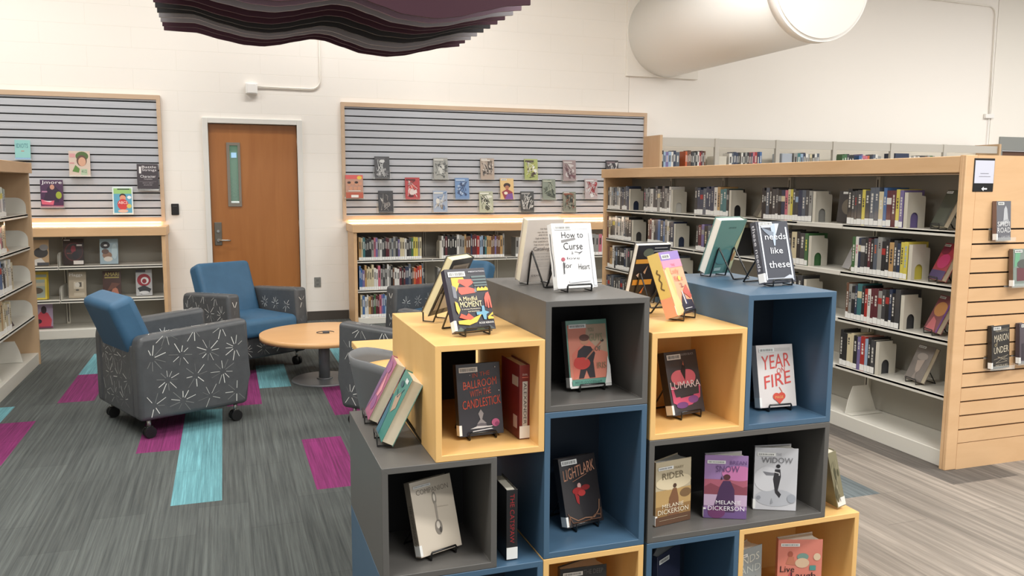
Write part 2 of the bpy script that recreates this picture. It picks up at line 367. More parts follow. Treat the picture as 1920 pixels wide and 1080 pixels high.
def spine_book(x, w, h, d, key, M0, rz, label, group, sticker=True, lean=0):
    """book standing on a shelf, spine to local -y; x = left edge along the shelf"""
    p = M0 @ Vector((x+w/2, 0, 0))
    t = thing('book', label, 'book', p, rz, group)
    cm = col(PAL[key][1], .35, coat=.4)
    lum = sum(PAL[key][1])
    mk = col((206, 204, 196), .5) if lum < 420 else col((58, 54, 54), .5)
    m = MB(); a = w/2-.0006
    r = min(.004, a*.5)
    m.box(-a, a, 0, .003, 0, h, cm, r=.0012, seg=2).box(-a, -a+.002, .002, d, 0, h, cm).box(a-.002, a, .002, d, 0, h, cm)
    k = random.random()
    if w > .012 and k < .8:      # lettering bars and bands on the spine
        z1 = h*random.uniform(.75, .9); n = random.randint(3, 7); zz = z1
        acc2 = col(PAL[random.choice('wcgryplo')][1], .5) if random.random() < .15 else mk
        for q in range(n):
            L = random.uniform(.006, .018)
            if zz-L < h*.3: break
            m.box(-a*.42, a*.42*random.uniform(.5, 1), -.0004, .0006, zz-L, zz, acc2); zz -= L+random.uniform(.003, .006)
    if k > .86: m.box(-a*.98, a*.98, -.0004, .0006, h*.62, h*.8, col(PAL[random.choice('wgcryl')][1], .5))
    m.build('cover', t)
    MB().box(-a+.002, a-.002, .003, d-.004, .003, h-.004, PAGES).build('pages', t)
    if sticker: MB().box(-a*.96, a*.96, -.0012, .0004, .004, .038+random.uniform(-.006, .006), PAPER).build('call_label', t)
    return t
NB = [0]
STUFF = MB()
def cluster(M0, rz, x0, x1, keys, hmin, hmax, where, group, dmin=.13, dmax=.16, sticker=True, stuff=False):
    L = x1-x0; ws = [random.uniform(.7, 1.35) for _ in keys]; s = sum(ws); ws = [v*L/s for v in ws]; x = x0
    for i, (k, w) in enumerate(zip(keys, ws)):
        h = random.uniform(hmin, hmax)
        if stuff:
            a = w/2-.0006; d = random.uniform(dmin, dmax); MM = M0 @ Matrix.Translation((x+w/2, 0, 0))
            STUFF.box(-a, a, 0, d, 0, h, col(PAL[k][1], .35, coat=.4), MM).box(-a+.002, a-.002, .003, d-.002, h-.002, h+.0005, PAGES, MM)
            if w > .012: STUFF.box(-a*.4, a*.4, -.0008, .001, h*.5, h*.82, col((206, 204, 196) if sum(PAL[k][1]) < 420 else (58, 54, 54), .5), MM)
            if sticker: STUFF.box(-a*.96, a*.96, -.0012, .001, .004, .034, PAPER, MM)
            x += w; continue
        spine_book(x, w, h, random.uniform(dmin, dmax), k, M0, rz, '%s book, %s from left %s' % (PAL[k][0], ORD[i], where), group, sticker and random.random() < .93)
        x += w; NB[0] += 1
def bookend(M0, rz, x, label, depth=.15, h=.2):
    """steel bookend: arched plate facing along the shelf with a return flange and foot"""
    t = thing('bookend', label, 'bookend', M0 @ Vector((x, 0, 0)), rz, 'steel bookends on the shelves')
    m = MB(); n = 10
    arch = [(depth*.5+.028*math.cos(R(a)), .055+.032*math.sin(R(a))) for a in [k*18 for k in range(n+1)]]
    pts = [(0, 0), (0, h), (depth*.78, h), (depth*.78, 0), (depth*.5+.028, 0)][:3] + [(depth*.8, h), (depth*.8, h-.018), (depth*.98, h-.022), (depth, h-.035), (depth, 0), (depth*.5+.028, 0)] + arch + [(depth*.5-.028, 0)]
    m.prism(pts, -.0015, .0015, STEEL, axis='x').build('plate', t)
    MB().box(0, .022, .001, .0035, 0, h-.002, STEEL).build('flange', t)
    return t

# face-out books: cover art drawn from simple printed shapes
def draw(m, shapes, w, h, y=-.0006, x0=None):
    """shapes on the cover plane, u and v from 0 to 1 (v up)"""
    x0 = -w/2 if x0 is None else x0; k = 0
    for s in shapes:
        k += 1; yy = y-.00022*k
        P = lambda u, v: (x0+min(max(u, .004), .996)*w, yy, min(max(v, .003), .997)*h)
        c = s[6] if s[0] == 't' else s[-1]; mt = col(c, .45)
        if s[0] == 'r': pts = [P(s[1], s[2]), P(s[3], s[2]), P(s[3], s[4]), P(s[1], s[4])]; m.faces(pts, [(0, 1, 2, 3)], mt)
        elif s[0] == 'e':
            pts = [P(s[1]+s[3]*math.cos(2*math.pi*q/20), s[2]+s[4]*math.sin(2*math.pi*q/20)) for q in range(20)]; m.faces(pts, [tuple(range(20))], mt)
        elif s[0] == 'p': pts = [P(*q) for q in s[1]]; m.faces(pts, [tuple(range(len(pts)))], mt)
        elif s[0] == 'l':   # stroke
            q = s[1]; wd = s[2]*w
            for a, b in zip(q, q[1:]):
                A = Vector(P(*a)); B = Vector(P(*b)); dv = (B-A); n = Vector((-dv.z, 0, dv.x)).normalized()*wd/2
                m.faces([A-n, B-n, B+n, A+n], [(0, 1, 2, 3)], mt)
        elif s[0] == 't':   # text, u0,v0,u1,v1, optional slant per width
            vs, fs = text_geo(s[1]); u0, v0, u1, v1 = s[2:6]; sl = s[7] if len(s) > 7 else 0
            m.faces([P(u0+a*(u1-u0), v0+b*(v1-v0)+a*sl) for a, b in vs], fs, mt)
        elif s[0] == 'tv':  # text reading downwards
            vs, fs = text_geo(s[1]); u0, v0, u1, v1 = s[2:6]
            m.faces([P(u0+b*(u1-u0), v1-a*(v1-v0)) for a, b in vs], fs, mt)
def scribble(seed, cols, n=7):
    rs = random.Random(seed); out = []
    for i in range(n):
        c = rs.choice(cols); k = rs.random()
        if k < .4: out.append(('e', rs.uniform(.2, .8), rs.uniform(.15, .8), rs.uniform(.06, .2), rs.uniform(.04, .14), c))
        elif k < .75:
            u, v = rs.uniform(.15, .85), rs.uniform(.1, .8)
            out.append(('p', [(u, v), (min(.97, u+rs.uniform(.05, .3)), v+rs.uniform(-.05, .1)), (min(.97, u+rs.uniform(0, .3)), min(.97, v+rs.uniform(.05, .25))), (max(.03, u-rs.uniform(0, .15)), min(.97, v+rs.uniform(.05, .2)))], c))
        else:
            q = [(rs.uniform(.08, .92), rs.uniform(.08, .92)) for _ in range(3)]; out.append(('l', q, .03, c))
    return out
def face_book(name, label, cat, loc, yaw, lean, w, h, t_, base, art=(), spine=(), back=(), spine_col=None, group=None, pages=True, sticker=True, barcode=True, fan=0, jacket=False, label_v=(.9, .97), back_col=None, inner_pages=PAGES):
    """origin = middle of the cover's lower edge; front cover faces local -y, leaning back"""
    t = thing(name, label, cat, loc, yaw, group, rx=-lean)
    cm = col(base, .3, coat=.35); sm = col(spine_col or base, .3, coat=.35); bm_ = col(back_col or base, .3, coat=.35)
    m = MB(); th = .0022
    m.box(-w/2, w/2, 0, th, 0, h, cm, r=.0008, seg=1)
    if pages:
        m.box(-w/2, -w/2+th, th*.5, t_, 0, h, sm)
        if fan: m.faces([(-w/2, t_, 0), (w/2-.012, t_+fan, 0), (w/2-.012, t_+fan, h), (-w/2, t_, h), (-w/2, t_-th, 0), (w/2-.012, t_+fan-th, 0), (w/2-.012, t_+fan-th, h), (-w/2, t_-th, h)], [(0, 1, 2, 3), (7, 6, 5, 4), (0, 4, 5, 1), (3, 2, 6, 7), (1, 5, 6, 2), (0, 3, 7, 4)], bm_)
        else: m.box(-w/2, w/2, t_-th, t_, 0, h, bm_, r=.0008, seg=1)
    m.build('cover', t)
    if pages:
        m = MB()
        if fan:
            m.prism([(-w/2+th, th), (w/2-.006, th), (w/2-.02, (t_+fan)*.55), (w/2-.016, t_+fan-th*1.6), (-w/2+th, t_-th)], .003, h-.004, inner_pages, axis='z')
        else: m.box(-w/2+th, w/2-.004, th, t_-th, .003, h-.004, inner_pages)
        m.build('pages', t)
    if art:
        m = MB(); m.flat = True; draw(m, art, w, h); m.build('cover_print', t)
    if spine:
        m = MB(); m.flat = True
        draw(m, spine, t_, h)
        bmesh.ops.transform(m.bm, matrix=Matrix.Translation((-w/2, t_/2, 0)) @ Matrix.Rotation(R(-90), 4, 'Z'), verts=m.bm.verts[:]); m.build('spine_print', t)
    if back:
        m = MB(); m.flat = True
        draw(m, back, w, h)
        bmesh.ops.transform(m.bm, matrix=Matrix.Translation((0, t_ + (fan if 0 else 0), 0)) @ Matrix.Rotation(R(180), 4, 'Z'), verts=m.bm.verts[:]); m.build('back_print', t)
    if barcode:
        m = MB(); z0, z1 = h*label_v[0], h*label_v[1]; xa = -w/2+.06*w; xb = xa+.42*w
        m.box(xa, xb, -.0026, -.0022, z0, z1, PAPER); x = xa+.004
        while x < xb-.006:
            ww = random.uniform(.0006, .0016); m.box(x, x+ww, -.0029, -.0025, z0+.003, z1-.003, col((70, 70, 72))); x += ww+random.uniform(.0008, .002)
        m.build('barcode_label', t)
    if sticker and pages:
        m = MB(); m.box(-w/2-.0008, -w/2+.008, -.001, t_*.9, .004, .036, PAPER); m.build('call_label', t)
    if jacket:
        m = MB(); m.box(-w/2-.001, w/2+.001, -.0048, -.0044, -.001, h+.001, JACKET); m.build('clear_jacket', t)
    return t
def easel(name_label, loc, surf, yaw, lean, t_, w, back=.075, hgt=.12):
    """black wire book stand made of one bent loop"""
    t = thing('book_stand', name_label, 'book stand', (loc[0], loc[1], surf), yaw, 'black wire book stands')
    dz = loc[2]-surf; b = .3*w; cl, sl = math.cos(lean), math.sin(lean); yb = t_*cl+.0035
    r_ = .0031
    ya, za = yb+sl*hgt, dz-t_*sl+cl*hgt-.004
    lip = max(dz+.012, .018)
    half = [(0, -.010, lip), (b*.96, -.010, lip), (b, -.010, lip-.004), (b, -.009, r_+.0005), (b, yb, r_+.0005), (b, ya-.004, za-.006), (b, ya, za), (b, ya+.005, za-.007), (b*1.02, ya+back, r_+.0005), (b*.9, ya+back+.003, r_+.0005), (0, ya+back+.003, r_+.0005)]
    path = half + [(-x, y, z) for x, y, z in half[::-1]][1:-1]
    MB().tube(path, r_, WIRE, closed=True).build('wire_frame', t)
    return t

# ------------------------------------------------------------ shelving
def shelf_unit(name, label, length, depth, height, bays, levels, where, wood_ends=(True, True), canopy=True, loc=(0, 0, 0), rz=0, end_h=None, canopy_top=None, base_h=.09, brackets=(), posts=True, two_sided=False, top_rail=False, end_d=None, panel_front=0, slat_end=False, mute_ends=False):
    """local: x along the run (left to right seen from the front), front at y=0, depth to +y"""
    t = thing(name, label, 'bookcase', loc, rz)
    ct = canopy_top or height; tk = .035
    ED = end_d or depth
    if canopy:
        m = MB(); m.box(-.015, length+.015 if not slat_end else length-.036, -.02, ED+.01, ct-.085, ct, MAPLE, r=.004, seg=2); m.build('canopy_top', t)
    H = end_h or (ct-.085 if canopy else height)
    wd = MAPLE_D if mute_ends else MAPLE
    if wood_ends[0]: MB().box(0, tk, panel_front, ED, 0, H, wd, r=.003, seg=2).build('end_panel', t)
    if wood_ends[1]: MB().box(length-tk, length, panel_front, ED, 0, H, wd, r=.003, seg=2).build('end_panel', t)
    B = [tk]+list(bays)+[length-tk]
    sd = depth if not two_sided else depth/2
    MB().box(tk, length-tk, sd-.02, sd, base_h, H-.005, STEEL_B).build('back_panel', t)
    if two_sided: MB().box(tk, length-tk, sd+.002, sd+.02, base_h, H-.005, STEEL_B).build('back_panel', t)
    m = MB(); m.box(tk, length-tk, .008, sd-.02, .0, base_h, STEEL_S, r=.004, seg=2); m.build('base_shelf', t)
    if two_sided: MB().box(tk, length-tk, sd+.02, ED-.02, 0, base_h, STEEL_S, r=.004, seg=2).build('base_shelf', t)
    if posts:
        for x in B[1:-1]:
            m = MB(); m.box(x-.018, x+.018, sd-.045, sd-.018, base_h, H-.01, STEEL, r=.003, seg=1)
            m.box(x-.004, x+.004, sd-.046, sd-.044, base_h+.02, H-.03, DARKV); m.build('post', t)
    if top_rail:
        m = MB(); m.box(tk, length-tk, .0, .03, height-.1, height, mat('rail_steel', (188, 183, 173), .5)); m.build('top_rail', t)
        for x in B[1:-1]: MB().box(x-.03, x+.03, -.012, .03, base_h, height+.006, MATS['rail_steel'], r=.004, seg=1).build('front_post', t)
        MB().box(tk, length-tk, sd-.026, sd-.02, base_h, H-.02, mat('pale_steel_back', (226, 219, 205), .6)).build('back_lining', t)
    for z in levels:
        for a, b in zip(B, B[1:]):
            m = MB(); m.box(a+.002, b-.002, .02, sd-.03, z-.018, z, STEEL_S, r=.003, seg=2); m.box(a+.002, b-.002, .02, .026, z-.028, z-.004, STEEL_S)
            sh_ = m.build('shelf', t)
            if brackets:
                dd = sd-.05
                for xx in (a+.004, b-.0055):
                    q = MB(); pts = [(.03, z-.03), (.03, z+.05)]+[(.03+.07-.07*math.cos(R(g)), z+.06+.07*math.sin(R(g))) for g in range(0, 91, 15)]+[(dd, z+.13), (dd, z-.03)]
                    q.prism(pts, xx, xx+.0015, STEEL_S, axis='x').build('shelf_bracket', sh_)
    return t
# low bookcases under the slat walls
TR = Matrix.Translation
t = shelf_unit('low_bookcase', 'low maple topped bookcase of face-out magazines left of the wooden door', 2.86, .445, 1.07, [.98, 1.9], [.70, .375], '', (True, True), loc=(-3.42, 8.9, 0), brackets=(1,), canopy_top=1.075)
t = shelf_unit('low_bookcase', 'low maple topped bookcase behind the armchairs under the wide slat wall', 3.64, .445, 1.07, [.86, 1.72, 2.58], [.69, .37], '', (True, True), loc=(1.29, 8.9, 0), brackets=(), canopy_top=1.075, base_h=.07)
# far tall row
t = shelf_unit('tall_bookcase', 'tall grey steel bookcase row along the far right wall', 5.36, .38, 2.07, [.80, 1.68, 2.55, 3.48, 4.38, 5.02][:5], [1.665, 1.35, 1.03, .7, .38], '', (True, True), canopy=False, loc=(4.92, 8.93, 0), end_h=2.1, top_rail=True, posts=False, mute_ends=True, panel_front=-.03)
# long right bookcase, faces -X
YR = 7.64
t = shelf_unit('long_bookcase', 'long maple and steel bookcase on the right with slatted end panel', YR-3.3, .64, 1.66, [.85, 1.7, 2.55, 3.42], [1.27, .98, .69, .39], '', (True, False), loc=(3.6, YR, 0), rz=R(-90), two_sided=True, brackets=(), mute_ends=False, slat_end=True)
LB = t
# its slatted end panel facing the camera (local x = length side)
Lr = YR-3.3
m = MB(); m.box(Lr-.035, Lr-.013, -.022, .66, 0, 1.664, MAPLE, r=.002, seg=1)
m.box(Lr-.014, Lr+.004, -.022, .056, 0, 1.664, MAPLE, r=.004, seg=2).box(Lr-.014, Lr+.004, .60, .66, 0, 1.664, MAPLE, r=.004, seg=2)
m.box(Lr-.014, Lr+.004, .055, .601, 1.288, 1.664, MAPLE).box(Lr-.014, Lr+.004, .055, .601, 0, .141, MAPLE)
for k in range(15):
    z1 = 1.279-.0762*k; z0 = z1-.0672
    m.box(Lr-.014, Lr+.004, .055, .601, z0, z1, MAPLE)
m.build('slatted_end_panel', LB)
MB().box(Lr-.0135, Lr-.0128, .055, .601, .141, 1.288, DARKV).build('groove_liner', LB)
# left bookcase, faces +X
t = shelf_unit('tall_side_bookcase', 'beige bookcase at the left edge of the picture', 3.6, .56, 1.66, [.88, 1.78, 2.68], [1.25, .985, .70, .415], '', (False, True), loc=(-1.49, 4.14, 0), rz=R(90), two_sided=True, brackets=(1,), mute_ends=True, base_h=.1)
# book supports on bases, as in the photograph
def shelf_divider(x, y, z, rz, label):
    t = thing('shelf_divider', label, 'shelf divider', (x, y, z), rz, 'steel dividers on the bottom shelves')
    MB().prism([(0, 0), (.02, .09), (.05, .17), (.17, .17), (.24, 0)], -.0015, .0015, STEEL_S, axis='x').build('plate', t)
    MB().box(0, .06, 0, .24, 0, .002, STEEL_S).build('foot', t)
shelf_divider(3.63, 4.12, .092, R(-90), 'steel divider on the empty bottom shelf of the long right bookcase')
shelf_divider(-1.53, 7.3, .102, R(90), 'steel divider on bottom shelf of left bookcase, near its end panel')
shelf_divider(-1.53, 6.62, .102, R(90), 'steel divider on bottom shelf of left bookcase, at picture edge')

# ---- books in the long right bookcase
MR = Matrix.Translation((3.625, YR, 0)) @ Matrix.Rotation(R(-90), 4, 'Z')
GR = 'books in the long right bookcase'
def rc(z, ya, yb, keys, where, hmin=.2, hmax=.228):
    cluster(MR @ TR((0, 0, z)), R(-90), YR-ya, YR-yb, keys, hmin, hmax, where, GR)
def rb(z, y, lab): bookend(MR @ TR((0, 0, z)), R(-90), YR-y, lab)
rc(1.27, 7.585, 7.135, 'dwgksgwdndsn', 'in far bay, top right-bookcase shelf')
rb(1.27, 7.125, 'arched bookend in the far bay, top shelf of right bookcase')
rc(1.27, 6.83, 6.345, 'dgdgwddgkdgdw', 'in second-farthest bay, top right-bookcase shelf')
rb(1.27, 6.335, 'arched bookend in second-farthest bay, top shelf of right bookcase')
rc(1.27, 5.96, 5.475, 'knnsnnnwattk', 'in middle bay, top right-bookcase shelf')
rb(1.27, 5.465, 'arched bookend in middle bay, top shelf of right bookcase')
rc(1.27, 5.06, 4.52, 'kkskddknpcyddnsdg', 'in second-nearest bay, top right-bookcase shelf')
rb(1.27, 4.51, 'arched bookend in second-nearest bay, top shelf of right bookcase')
rc(1.27, 4.19, 3.745, 'kdddydsscbmmyv', 'in nearest bay, top right-bookcase shelf')
rb(1.27, 3.735, 'arched bookend in nearest bay, top shelf of right bookcase')
rc(.98, 7.59, 7.065, 'mckdwkwgwsdkd', 'in far bay, second right-bookcase shelf')
rb(.98, 7.055, 'arched bookend in far bay, second shelf of right bookcase')
rc(.98, 6.74, 6.285, 'umwknbdbgwdn', 'in second-farthest bay, second right-bookcase shelf')
rb(.98, 6.275, 'arched bookend in second-farthest bay, second shelf of right bookcase')
rc(.98, 5.92, 5.35, 'kmvksrkdkncdk', 'in middle bay, second right-bookcase shelf')
rc(.98, 4.95, 4.54, 'kdkndkckde', 'in second-nearest bay, second right-bookcase shelf')
rb(.98, 4.53, 'arched bookend in second-nearest bay, second shelf of right bookcase')
rc(.98, 4.13, 3.69, 'ewndkmksgkkadnyy', 'in nearest bay, second right-bookcase shelf')
rb(.98, 3.68, 'arched bookend in nearest bay, second shelf of right bookcase')
rc(.69, 7.57, 7.085, 'uawkskdkngd', 'in far bay, third right-bookcase shelf')
rb(.69, 7.07, 'arched bookend in far bay, third shelf of right bookcase')
rc(.69, 6.75, 6.24, 'kddmkndkdks', 'in second-farthest bay, third right-bookcase shelf')
rb(.69, 6.20, 'arched bookend in second-farthest bay, third shelf of right bookcase')
rc(.69, 4.9, 4.58, 'kdcdwkd', 'in second-nearest bay, third right-bookcase shelf')
rb(.69, 4.56, 'arched bookend in second-nearest bay, third shelf of right bookcase')
rc(.69, 4.16, 3.725, 'ugkntkrwmmgdknkd', 'in nearest bay, third right-bookcase shelf')
rb(.69, 3.715, 'arched bookend in nearest bay, third shelf of right bookcase')
rc(.39, 7.59, 7.125, 'nsdskddndk', 'in far bay, fourth right-bookcase shelf')
rc(.39, 4.19, 3.895, 'kkcckvrlkd', 'in nearest bay, fourth right-bookcase shelf')
rb(.39, 3.885, 'arched bookend in nearest bay, fourth shelf of right bookcase')

# ---- books in the low bookcase behind the armchairs
MC = Matrix.Translation((0, 8.925, 0))
GC = 'books in the low bookcase under the wide slat wall'
cluster(MC @ TR((0, 0, .69)), 0, 1.345, 2.03, 'actkkkgpvgwdkmmgsgdvccwkdeyygc', .215, .25, 'in left block, top low-bookcase shelf', GC, stuff=True)
bookend(MC @ TR((0, 0, .69)), 0, 2.235, 'plain bookend left of second book block, low bookcase top shelf')
cluster(MC @ TR((0, 0, .69)), 0, 2.255, 2.985, 'wkmkkkkwggauunmmrllktaauuvuuag', .235, .27, 'in right block, top low-bookcase shelf', GC, stuff=True)
cluster(MC @ TR((0, 0, .69)), 0, 3.12, 3.26, 'gwcw', .2, .23, 'behind white display book, top low-bookcase shelf', GC, stuff=True)
cluster(MC @ TR((0, 0, .69)), 0, 4.02, 4.24, 'pggpw', .22, .25, 'at far right end, top low-bookcase shelf', GC, stuff=True)
cluster(MC @ TR((0, 0, .37)), 0, 1.345, 2.06, 'bbvaccccwwpgdgwgkuwwmkmnnskuorrosd', .21, .275, 'on middle low-bookcase shelf', GC, stuff=True)
cluster(MC @ TR((0, 0, .37)), 0, 2.21, 2.26, 'gw', .2, .24, 'in second bay, middle low-bookcase shelf', GC, stuff=True)
cluster(MC @ TR((0, 0, .07)), 0, 1.355, 1.66, 'cbwwaudemmpvblv', .22, .25, 'on bottom low-bookcase shelf', GC, stuff=True)
# ---- books in the far tall row
MF = Matrix.Translation((0, 8.955, 1.665)); GF = 'books on the top of the far tall row'
for n, (a, b, ks) in enumerate([(4.975, 5.22, 'klvlwns'), (5.30, 5.58, 'ouukdgkwrmgu'), (5.915, 6.07, 'wsnnk'), (6.09, 6.39, 'wkgkmnprnb'), (6.87, 7.045, 'gtln'), (7.05, 7.26, 'wgckws'), (7.62, 7.81, 'eedkk'), (7.89, 8.25, 'bvppoknswgg'), (8.72, 9.16, 'wgwgwddugeg'), (9.6, 9.85, 'kkgdc')]):
    cluster(MF, 0, a, b, ks, .235, .262, 'in %s book block, far tall row' % ORD[n], GF, sticker=False, stuff=True)
o = STUFF.build('distant_books'); tag(o, 'small distant books along the back wall shelves and far tall row', 'books'); o['kind'] = 'stuff'
t = thing('magazine_box', 'navy blue magazine box on the far tall row behind bookcase', 'magazine box', (8.60, 8.955, 1.665))
MB().box(-.115, .115, 0, .2, 0, .28, col(PAL['n'][1])).build('box', t)
t = thing('magazine_box', 'pale grey box left of the third book block, far tall row', 'magazine box', (5.80, 8.97, 1.665)); MB().box(-.06, .09, 0, .2, 0, .2, STEEL).build('box', t)
t = thing('magazine_box', 'light blue-grey box left of fifth book block, far tall row', 'magazine box', (6.78, 8.97, 1.665)); MB().box(-.08, .08, 0, .2, 0, .25, col((168, 176, 186)), r=.01).build('box', t)
# ---- left bookcase
ML = Matrix.Translation((-1.525, 4.14, 0)) @ Matrix.Rotation(R(90), 4, 'Z'); GL = 'books in the left edge bookcase'
cluster(ML @ TR((0, 0, 1.25)), R(90), 2.36, 2.92, 'wgwwgwnswgwsg', .19, .22, 'on top shelf, left edge bookcase', GL)
cluster(ML @ TR((0, 0, .985)), R(90), 2.3, 2.86, 'cpwacuwgpmca', .19, .24, 'on second shelf, left edge bookcase', GL)
cluster(ML @ TR((0, 0, .70)), R(90), 2.3, 3.0, 'wgcwsgbnkwcwwc', .19, .24, 'on third shelf, left edge bookcase', GL)
cluster(ML @ TR((0, 0, .415)), R(90), 2.3, 2.86, 'wcckccacccwc', .19, .245, 'on fourth shelf, left edge bookcase', GL)
for z, c, lab in ((1.25, (60, 62, 66), 'dark small book leaning beside the bracket, left bookcase top shelf'), (.985, (196, 150, 112), 'tan book leaning beside the bracket, left bookcase second shelf'), (.70, (205, 202, 190), 'pale book leaning beside the bracket, left bookcase third shelf'), (.415, (92, 78, 76), 'dark brown book leaning beside bracket, left bookcase fourth shelf')):
    face_book('book', lab, 'book', (-1.56, 7.19, z+.008), R(112), R(24), .13, .18, .02, c, scribble(int(z*100), [tuple(min(255, v+50) for v in c), tuple(int(v*.6) for v in c)], 4), sticker=False, barcode=False, group=None)

# ------------------------------------------------------------ display cubes
Y0, Y1 = 2.292, 2.937
def cube(name_label, x0, x1, z0, z1, mt, back='mid', y0=Y0, y1=Y1, inner=None, rt=True):
    t = thing('display_cube', name_label, 'display cube', ((x0+x1)/2, y0, z0), group='stacked display cubes')
    w = (x1-x0)/2-.0006; h = z1-z0-.0008; d = y1-y0; k = .019
    m = MB()
    outer = [(-w, 0), (w, 0), (w, h), (-w, h)]; inn = [(-w+k, k), (w-k, k), (w-k, h-k), (-w+k, h-k)]
    vs = [(p[0], y, p[1]) for y in (0, d) for p in outer+inn]
    fs = []
    for q in range(4):
        r = (q+1) % 4
        fs += [(q, r, r+4, q+4), (q+8, q+12, r+12, r+8), (q, q+8, r+8, r), (q+4, r+4, r+12, q+12)]
    bv, bf = m.faces(vs, fs, mt)
    m.bevel(bv, .0016, 2)
    m.build('shell', t)
    if back == 'mid': MB().box(-w+k, w-k, .315, .327, k, h-k, inner or mt).build('middle_panel', t)
    if back == 'rear': MB().box(-w+k, w-k-.013, d-.02, d-.008, k, h-k, inner or mt).build('back_panel', t)
    return t
cube('tall charcoal grey display cube holding the guitar cover book', .898, 1.247, .8144, 1.157, C_GRY, inner=C_BLK)
cube('blue display cube below the charcoal one, holding black fantasy novel', .898, 1.247, .3475, .8144, C_BLU, inner=mat('navy_back_panel', (26, 40, 56), .6))
cube('maple display cube at the floor under the blue one', .898, 1.247, 0, .3475, C_YEL)
cube('maple display cube holding the red lettered black book and maroon book', .5575, .898, .6935, 1.0415, C_YEL, back='rear', inner=C_BLK)
cube('charcoal grey display cube holding the spoon cover book', .398, .747, .345, .6935, C_GRY, inner=C_BLK)
cube('wide blue display cube on floor under the spoon book cube', .398, .898, 0, .345, C_BLU, inner=MATS['navy_back_panel'])
cube('maple display cube holding the black and pink portrait book', 1.258, 1.609, .692, 1.0415, C_YEL)
cube('tall blue display cube holding the white book with red lettering', 1.609, 1.959, .692, 1.148, C_BLU, inner=MATS['navy_back_panel'])
cube('wide charcoal display cube holding three standing novels', 1.258, 1.959, .3475, .692, C_GRY, inner=C_BLK)
cube('blue display cube at floor beneath the sepia cover novel', 1.258, 1.609, 0, .3475, C_BLU, inner=MATS['navy_back_panel'])
cube('maple display cube at floor holding the coral pink book', 1.609, 2.109, 0, .3475, C_YEL)

# ------------------------------------------------------------ display books
W_ = (232, 232, 228); K_ = (30, 30, 33)
def P3(x, y, z): return (x, y, z)
def disp(label, x, y, z, yaw, lean, w, h, t_, base, surf, stand=None, away=False, sback=.075, hgt=.115, **k):
    yw = R(yaw); ln = R(lean)
    if away:
        # solved position is that of the back cover's lower edge; the front faces the other way
        yw += math.pi
        off = Matrix.Rotation(yw, 3, 'Z') @ (Matrix.Rotation(-ln, 3, 'X') @ Vector((0, t_, 0)))
        loc = (x-off.x, y-off.y, z-off.z)
    else: loc = (x, y, z)
    zc = max(loc[2], surf+t_*math.sin(ln)+.0055 if lean > 4 else surf+.001)
    if lean < 4: zc = surf+.001
    loc = (loc[0], loc[1], zc)
    t = face_book('book', label, 'book', loc, yw, ln, w, h, t_, base, **k)
    if stand: easel(stand, loc, surf, yw, ln, t_, w, back=sback, hgt=hgt)
    return t
OR = (214, 96, 80); YL = (226, 186, 70)
disp('dark book with colourful leaf shapes on cover, on the maple cube', .717, 2.412, 1.055, 12, 23, .140, .2, .026, (52, 50, 58), 1.0415,
     'wire stand under the colourful leaf pattern book on maple cube', spine_col=(52, 46, 66), label_v=(.87, .95), art=[
     ('p', [(.12, .66), (.12, .86), (.42, .86), (.45, .79), (.3, .76), (.2, .64)], YL), ('p', [(.25, .62), (.25, .70), (.45, .70), (.27, .78), (.30, .83), (.62, .82), (.66, .76), (.5, .70), (.66, .66), (.66, .60), (.3, .58)], OR),
     ('p', [(.10, .54), (.10, .74), (.2, .70), (.18, .52)], (120, 122, 130)), ('p', [(.63, .61), (.70, .61), (.67, .70)], (122, 132, 136)),
     ('r', .62, .84, .98, .87, (96, 112, 112)), ('r', .62, .79, .98, .82, (96, 112, 112)), ('r', .64, .74, .98, .77, (96, 112, 112)), ('r', .66, .70, .98, .725, (96, 112, 112)),
     ('p', [(.70, .625), (.98, .625), (.98, .66), (.93, .69), (.88, .66), (.84, .69), (.79, .66), (.75, .69), (.70, .66)], YL),
     ('p', [(.84, .36), (.84, .50), (.9, .58), (.97, .60), (1.0, .52), (1.0, .34), (.96, .34), (.95, .50), (.93, .34), (.89, .34), (.89, .48), (.86, .36)], OR),
     ('t', 'A Mindful', .20, .475, .66, .545, (238, 222, 170)), ('t', 'MOMENT', .22, .375, .76, .465, (240, 226, 176)),
     ('t', '5 minute Meditations', .24, .335, .70, .355, (230, 220, 190)), ('t', 'and Intentions', .38, .295, .66, .318, (230, 220, 190)),
     ('p', [(.58, .24), (.58, .29), (.72, .29), (.74, .38), (.80, .38), (.80, .30), (.90, .27), (.82, .24), (.80, .16), (.74, .16), (.72, .24)], (108, 160, 184)),
     ('p', [(.10, .12), (.10, .17), (.4, .18), (.7, .25), (.55, .13), (.35, .09)], YL), ('p', [(.14, .22), (.2, .28), (.32, .24), (.38, .28), (.5, .2), (.4, .17), (.25, .19)], (206, 84, 60)),
     ('p', [(.10, .33), (.1, .48), (.16, .45), (.2, .34), (.14, .27)], YL), ('p', [(.84, .2), (.98, .27), (.98, .23), (.9, .21), (.98, .19), (.98, .16), (.84, .16)], YL),
     ('t', 'ROHINI ELEVATE', .62, .095, .97, .125, (236, 236, 230)) if False else ('t', 'ROSIE KERAVA', .60, .095, .96, .125, (236, 236, 230)),
     ('p', [(0, .0), (.12, .07), (.24, 0)], (84, 92, 84)), ('p', [(.24, .0), (.36, .07), (.48, 0)], (62, 66, 66)), ('p', [(.48, .0), (.6, .07), (.72, 0)], (100, 112, 88)), ('p', [(.72, .0), (.84, .07), (.96, 0)], (74, 80, 78)),
     ('t', 'MEDITATION', .56, .925, .96, .945, (220, 220, 224))])
